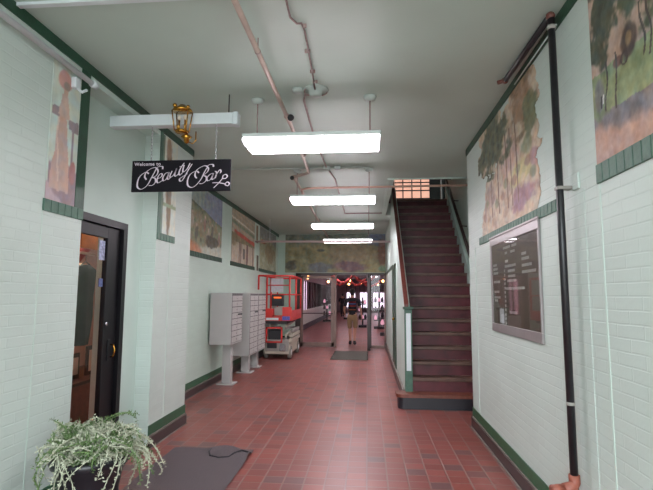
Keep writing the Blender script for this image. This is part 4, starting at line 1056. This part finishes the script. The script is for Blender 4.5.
b, l = matmesh('m2', -.97, .0, 12.35, 14.3, .012, m_matg, '')
tag(b.build('door_mat'), 'grey rectangular mat on the tiles in front of the open glass door', 'mat')

# ================================================================== PLANT
pt = thing('potted_plant', 'straggly silver-green trailing plant in a black pot by the left door', 'potted plant', (-1.93, 3.35, 0))
px_, py_ = -1.95, 3.33
MB().lathe([(.001, 0), (.165, 0), (.175, .03), (.195, .3), (.215, .43), (.25, .47), (.262, .50), (.262, .53), (.24, .535), (.225, .5), (.2, .47), (.001, .47)], (px_, py_, 0), m_pot, 32).build('pot', pt)
MB().lathe([(.001, .46), (.21, .465), (.2, .49), (.001, .5)], (px_, py_, 0), m_soil, 20).build('soil', pt)
fo = MB(); rnd = random.Random(21)
def leaf_quad(p, d, ln_, wd, m):
    d = d.normalized(); s__ = d.orthogonal().normalized() * wd
    s__.rotate(Matrix.Rotation(rnd.uniform(0, 6.28), 3, d))
    v = [fo.bm.verts.new(q) for q in (p, p + d * ln_ * .5 + s__, p + d * ln_, p + d * ln_ * .5 - s__)]
    fo._set([fo.bm.faces.new(v)], m, False)
for k in range(480):
    a = rnd.uniform(0, 2 * PI); bias = rnd.random()
    r0 = .18 * math.sqrt(rnd.random())
    p = Vector((px_ + r0 * math.cos(a), py_ + r0 * math.sin(a), .5))
    # spread wider to the right (plus x) and backwards
    out = Vector((math.cos(a) + .4, math.sin(a) * .8 + .1, 0)) * rnd.uniform(.1, .8)
    v = (out * .022 + Vector((0, 0, rnd.uniform(.016, .038))))
    n_ = rnd.randint(10, 24); pts = [p.copy()]; m = m_leaf if rnd.random() < .75 else m_leaf2
    cur = Vector((0, 0, 0)); cx_ = rnd.uniform(-1, 1)
    for j in range(n_):
        v += Vector((rnd.gauss(0, .0035), rnd.gauss(0, .0035), -.0029 + rnd.gauss(0, .0022)))
        v.rotate(Matrix.Rotation(cx_ * .35, 3, 'Z'))
        if v.length > .027: v *= .027 / v.length
        p = p + v
        if p.x < WL + .12: p.x = WL + .12
        rr_ = math.hypot(p.x - px_, p.y - py_)
        if rr_ < .28 and p.z < .56: p.z = .56
        if p.z < .1: break
        pts.append(p.copy())
        if j > 1:
            for _ in range(3):
                dd = Vector((rnd.gauss(0, 1), rnd.gauss(0, 1), rnd.gauss(.2, 1)))
                leaf_quad(p + v * rnd.random(), dd, rnd.uniform(.014, .03), .005, m)
    if len(pts) > 3: fo.tube(pts, [.0036] * (len(pts) - 2) + [.003, .002], m, 5)
for k in range(260):          # tuft of upright blades in the middle
    a = rnd.uniform(0, 2 * PI); r0 = .13 * rnd.random(); p = Vector((px_ - .02 + r0 * math.cos(a), py_ + r0 * math.sin(a), .52))
    leaf_quad(p, Vector((math.cos(a) * .6, math.sin(a) * .6, 1.2)), rnd.uniform(.12, .26), .008, m_leaf2)
fo.build('foliage', pt)

# ================================================================== PEOPLE
def skin_body(name, verts, edges, radii, m, root=0, sub=1, parent=None):
    me = bpy.data.meshes.new(name); me.from_pydata([Vector(v) for v in verts], edges, [])
    o = bpy.data.objects.new(name, me); C.objects.link(o)
    md = o.modifiers.new('skin', 'SKIN'); md.use_smooth_shade = True
    for i, r in enumerate(radii):
        sv = me.skin_vertices[0].data[i]; sv.radius = (r, r) if not isinstance(r, tuple) else r
        sv.use_root = (i == root)
    sd = o.modifiers.new('sub', 'SUBSURF'); sd.levels = sub; sd.render_levels = sub
    bpy.context.view_layer.update()
    me2 = bpy.data.meshes.new_from_object(o.evaluated_get(bpy.context.evaluated_depsgraph_get()))
    bpy.data.objects.remove(o); me2.name = name
    me2.materials.clear(); me2.materials.append(m)
    for p in me2.polygons: p.use_smooth = True
    o = bpy.data.objects.new(name, me2); C.objects.link(o)
    if parent: o.parent = parent; o.matrix_parent_inverse = parent.matrix_basis.inverted()
    return o
m_skin = mat('skin', (190, 138, 116), .5, var=.05); m_hair = mat('dark_hair', (44, 34, 32), .7, var=.3, scale=50)
m_tee = mat('black_tee', (30, 28, 36), .8, var=.2); m_khaki = mat('khaki_cotton', (150, 120, 88), .8, var=.12)
def man(label, X, Y, shirt, bottom, short=True, graphic=True, H=1.0, sleeve=True):
    t = thing('person', label, 'person', (X, Y, 0))
    def g(x, y, z): return (X + x * H, Y + y * H, z * H)
    J = {}
    V = []; E = []; Rd = []
    def add(k, p, r, par=None):
        J[k] = len(V); V.append(g(*p)); Rd.append(r if not isinstance(r, tuple) else r)
        if par is not None: E.append((J[par], J[k]))
    add('pel', (0, 0, .96), (.135, .1)); add('wai', (0, .0, 1.1), (.125, .095), 'pel'); add('che', (0, .02, 1.3), (.15, .11), 'wai')
    add('shd', (0, .0, 1.43), (.11, .09), 'che'); add('nek', (0, .01, 1.5), .052, 'shd'); add('hd1', (0, .03, 1.58), (.072, .085), 'nek'); add('hd2', (0, .035, 1.67), (.076, .092), 'hd1'); add('hd3', (0, .03, 1.735), (.045, .055), 'hd2')
    for s, sd in (('L', -1), ('R', 1)):
        hipy = 0
        kn = (.085 * sd, .14 if sd < 0 else .02, .52); an = (.07 * sd, .12 if sd < 0 else -.24, .1 if sd < 0 else .17)
        add('hip' + s, (.09 * sd, 0, .88), (.09, .095), 'pel'); add('kn' + s, kn, .056, 'hip' + s)
        mid = tuple((kn[i] * .65 + an[i] * .35) for i in range(3)); add('cf' + s, (mid[0], mid[1] - .02, mid[2]), .06, 'kn' + s)
        add('an' + s, an, .034, 'cf' + s)
        toe = (an[0] + .02 * sd, an[1] + .15, .03 if sd < 0 else .05); add('to' + s, toe, .032, 'an' + s)
        add('sh' + s, (.185 * sd, .0, 1.41), .062, 'shd')
        el = (.265 * sd, -.03 if sd > 0 else .02, 1.13); add('el' + s, el, .042, 'sh' + s)
        wr = (.30 * sd, .05 if sd > 0 else .16, .89) if sd > 0 else (.25 * sd, .2, .98); add('wr' + s, wr, .026, 'el' + s)
        dn = Vector((.02 * sd, .03, -1)).normalized() if sd > 0 else Vector((.05, .6, -.7)).normalized()
        wv = Vector(wr); add('pa' + s, tuple(wv + dn * .06), (.02, .036), 'wr' + s)
        for q_, oy in enumerate((-.03, -.01, .012, .032)):
            b0 = wv + dn * .1 + Vector((0, oy, 0)); L_ = (.055, .07, .065, .05)[q_]
            add('f%d%s' % (q_, s), tuple(b0), .009, 'pa' + s); add('g%d%s' % (q_, s), tuple(b0 + dn * L_ * .6 + Vector((-.006 * sd, 0, 0))), .008, 'f%d%s' % (q_, s))
            add('h%d%s' % (q_, s), tuple(b0 + dn * L_ + Vector((-.02 * sd, 0, 0))), .007, 'g%d%s' % (q_, s))
        th = wv + dn * .04 + Vector((-.012 * sd, .035, 0)); add('t0' + s, tuple(th), .011, 'wr' + s); add('t1' + s, tuple(th + dn * .04 + Vector((0, .012, 0))), .009, 't0' + s)
    body = skin_body('body', V, E, Rd, m_skin, parent=t)
    # face on the far side, ears
    q = MB()
    q.ball(g(0, .125, 1.63), .014 * H, m_skin, (1, 1.3, 1.5)); q.ball(g(-.032, .113, 1.655), .011 * H, m_white); q.ball(g(.032, .113, 1.655), .011 * H, m_white)
    q.ball(g(0, .112, 1.585), .02 * H, mat('lips', (150, 84, 78), .5), (1, .4, .35))
    for sd in (-1, 1): q.ball(g(.08 * sd, .03, 1.64), .02 * H, m_skin, (.4, .8, 1.5))
    q.build('face', t)
    q = MB(); q.ball(g(0, .012, 1.69), .092 * H, m_hair, (.95, 1.02, .92), 20)
    q.ball(g(0, -.02, 1.62), .07 * H, m_hair, (.95, .6, .8), 16); q.build('hair', t)
    # shirt: torso + sleeves
    Vt = [g(0, 0, .88), g(0, 0, 1.05), g(0, .02, 1.3), g(0, 0, 1.43), g(0, .005, 1.475)]; Et = [(0, 1), (1, 2), (2, 3), (3, 4)]; Rt = [(.17, .125), (.155, .12), (.175, .13), (.13, .1), (.07, .065)]
    for sd in (-1, 1):
        Vt.append(g(.19 * sd, 0, 1.41)); Et.append((3, len(Vt) - 1)); Rt.append(.075)
        e_ = (.245 * sd, -.02 if sd > 0 else .01, 1.2) if sleeve else (.26 * sd, .0, 1.13)
        Vt.append(g(*e_)); Et.append((len(Vt) - 2, len(Vt) - 1)); Rt.append(.068)
    st = skin_body('shirt', Vt, Et, Rt, shirt, parent=t)
    if graphic:
        for (z0, z1, col) in ((1.34, 1.37, (190, 60, 60)), (1.28, 1.32, (120, 130, 190)), (1.215, 1.25, (200, 80, 74)), (1.10, 1.13, (190, 110, 70))):
            q = MB(); mm = mat('print_%d' % (z0 * 100), col, .7)
            pts = [(X + H * .16 * math.sin(a) , Y + H * (.012 - .150 * math.cos(a))) for a in [(-.75 + 1.5 * j / 8) for j in range(9)]]
            a_ = [q.bm.verts.new((p[0], p[1], z0 * H)) for p in pts]; b_ = [q.bm.verts.new((p[0], p[1], z1 * H)) for p in pts]
            q._set([q.bm.faces.new((a_[i], a_[i + 1], b_[i + 1], b_[i])) for i in range(8)], mm, True)
            bmesh.ops.solidify(q.bm, geom=list(q.bm.faces), thickness=.02)
            q.build('shirt_print', st)
    Vs = [g(0, 0, 1.04), g(0, 0, .88)]; Es = [(0, 1)]; Rs = [(.155, .12), (.16, .13)]
    for sd in (-1, 1):
        Vs.append(g(.095 * sd, .0, .84)); Es.append((1, len(Vs) - 1)); Rs.append((.1, .105))
        kz = .5 if short else .12
        Vs.append(g(.088 * sd, (.13 if sd < 0 else .02) if short else (.12 if sd < 0 else -.2), kz)); Es.append((len(Vs) - 2, len(Vs) - 1)); Rs.append(.085 if short else .07)
    skin_body('shorts' if short else 'trousers', Vs, Es, Rs, bottom, parent=t)
    for sd in (-1, 1):
        ax, ay, az = .07 * sd, (.12 if sd < 0 else -.24), (.0 if sd < 0 else .03)
        q = MB().tube([g(ax, ay - .05, az + .055), g(ax + .01 * sd, ay + .05, az + .05), g(ax + .02 * sd, ay + .17, az + .04), g(ax + .02 * sd, ay + .2, az + .035)], [.045 * H, .05 * H, .042 * H, .02 * H], m_dark, 12)
        q.tube([g(ax, ay - .01, az + .05), g(ax, ay - .01, az + .13)], [.045 * H, .04 * H], m_dark, 12)
        q.build('shoe', t)
    return t
man('man in black T-shirt with bright stripes and khaki shorts walking away through the doors', -.515, 16.1, m_tee, m_khaki, H=1.05)
man('distant person in dark clothes standing far down the corridor left of the walking man', -1.95, 37, m_tee, m_dark, short=False, graphic=False, sleeve=False)
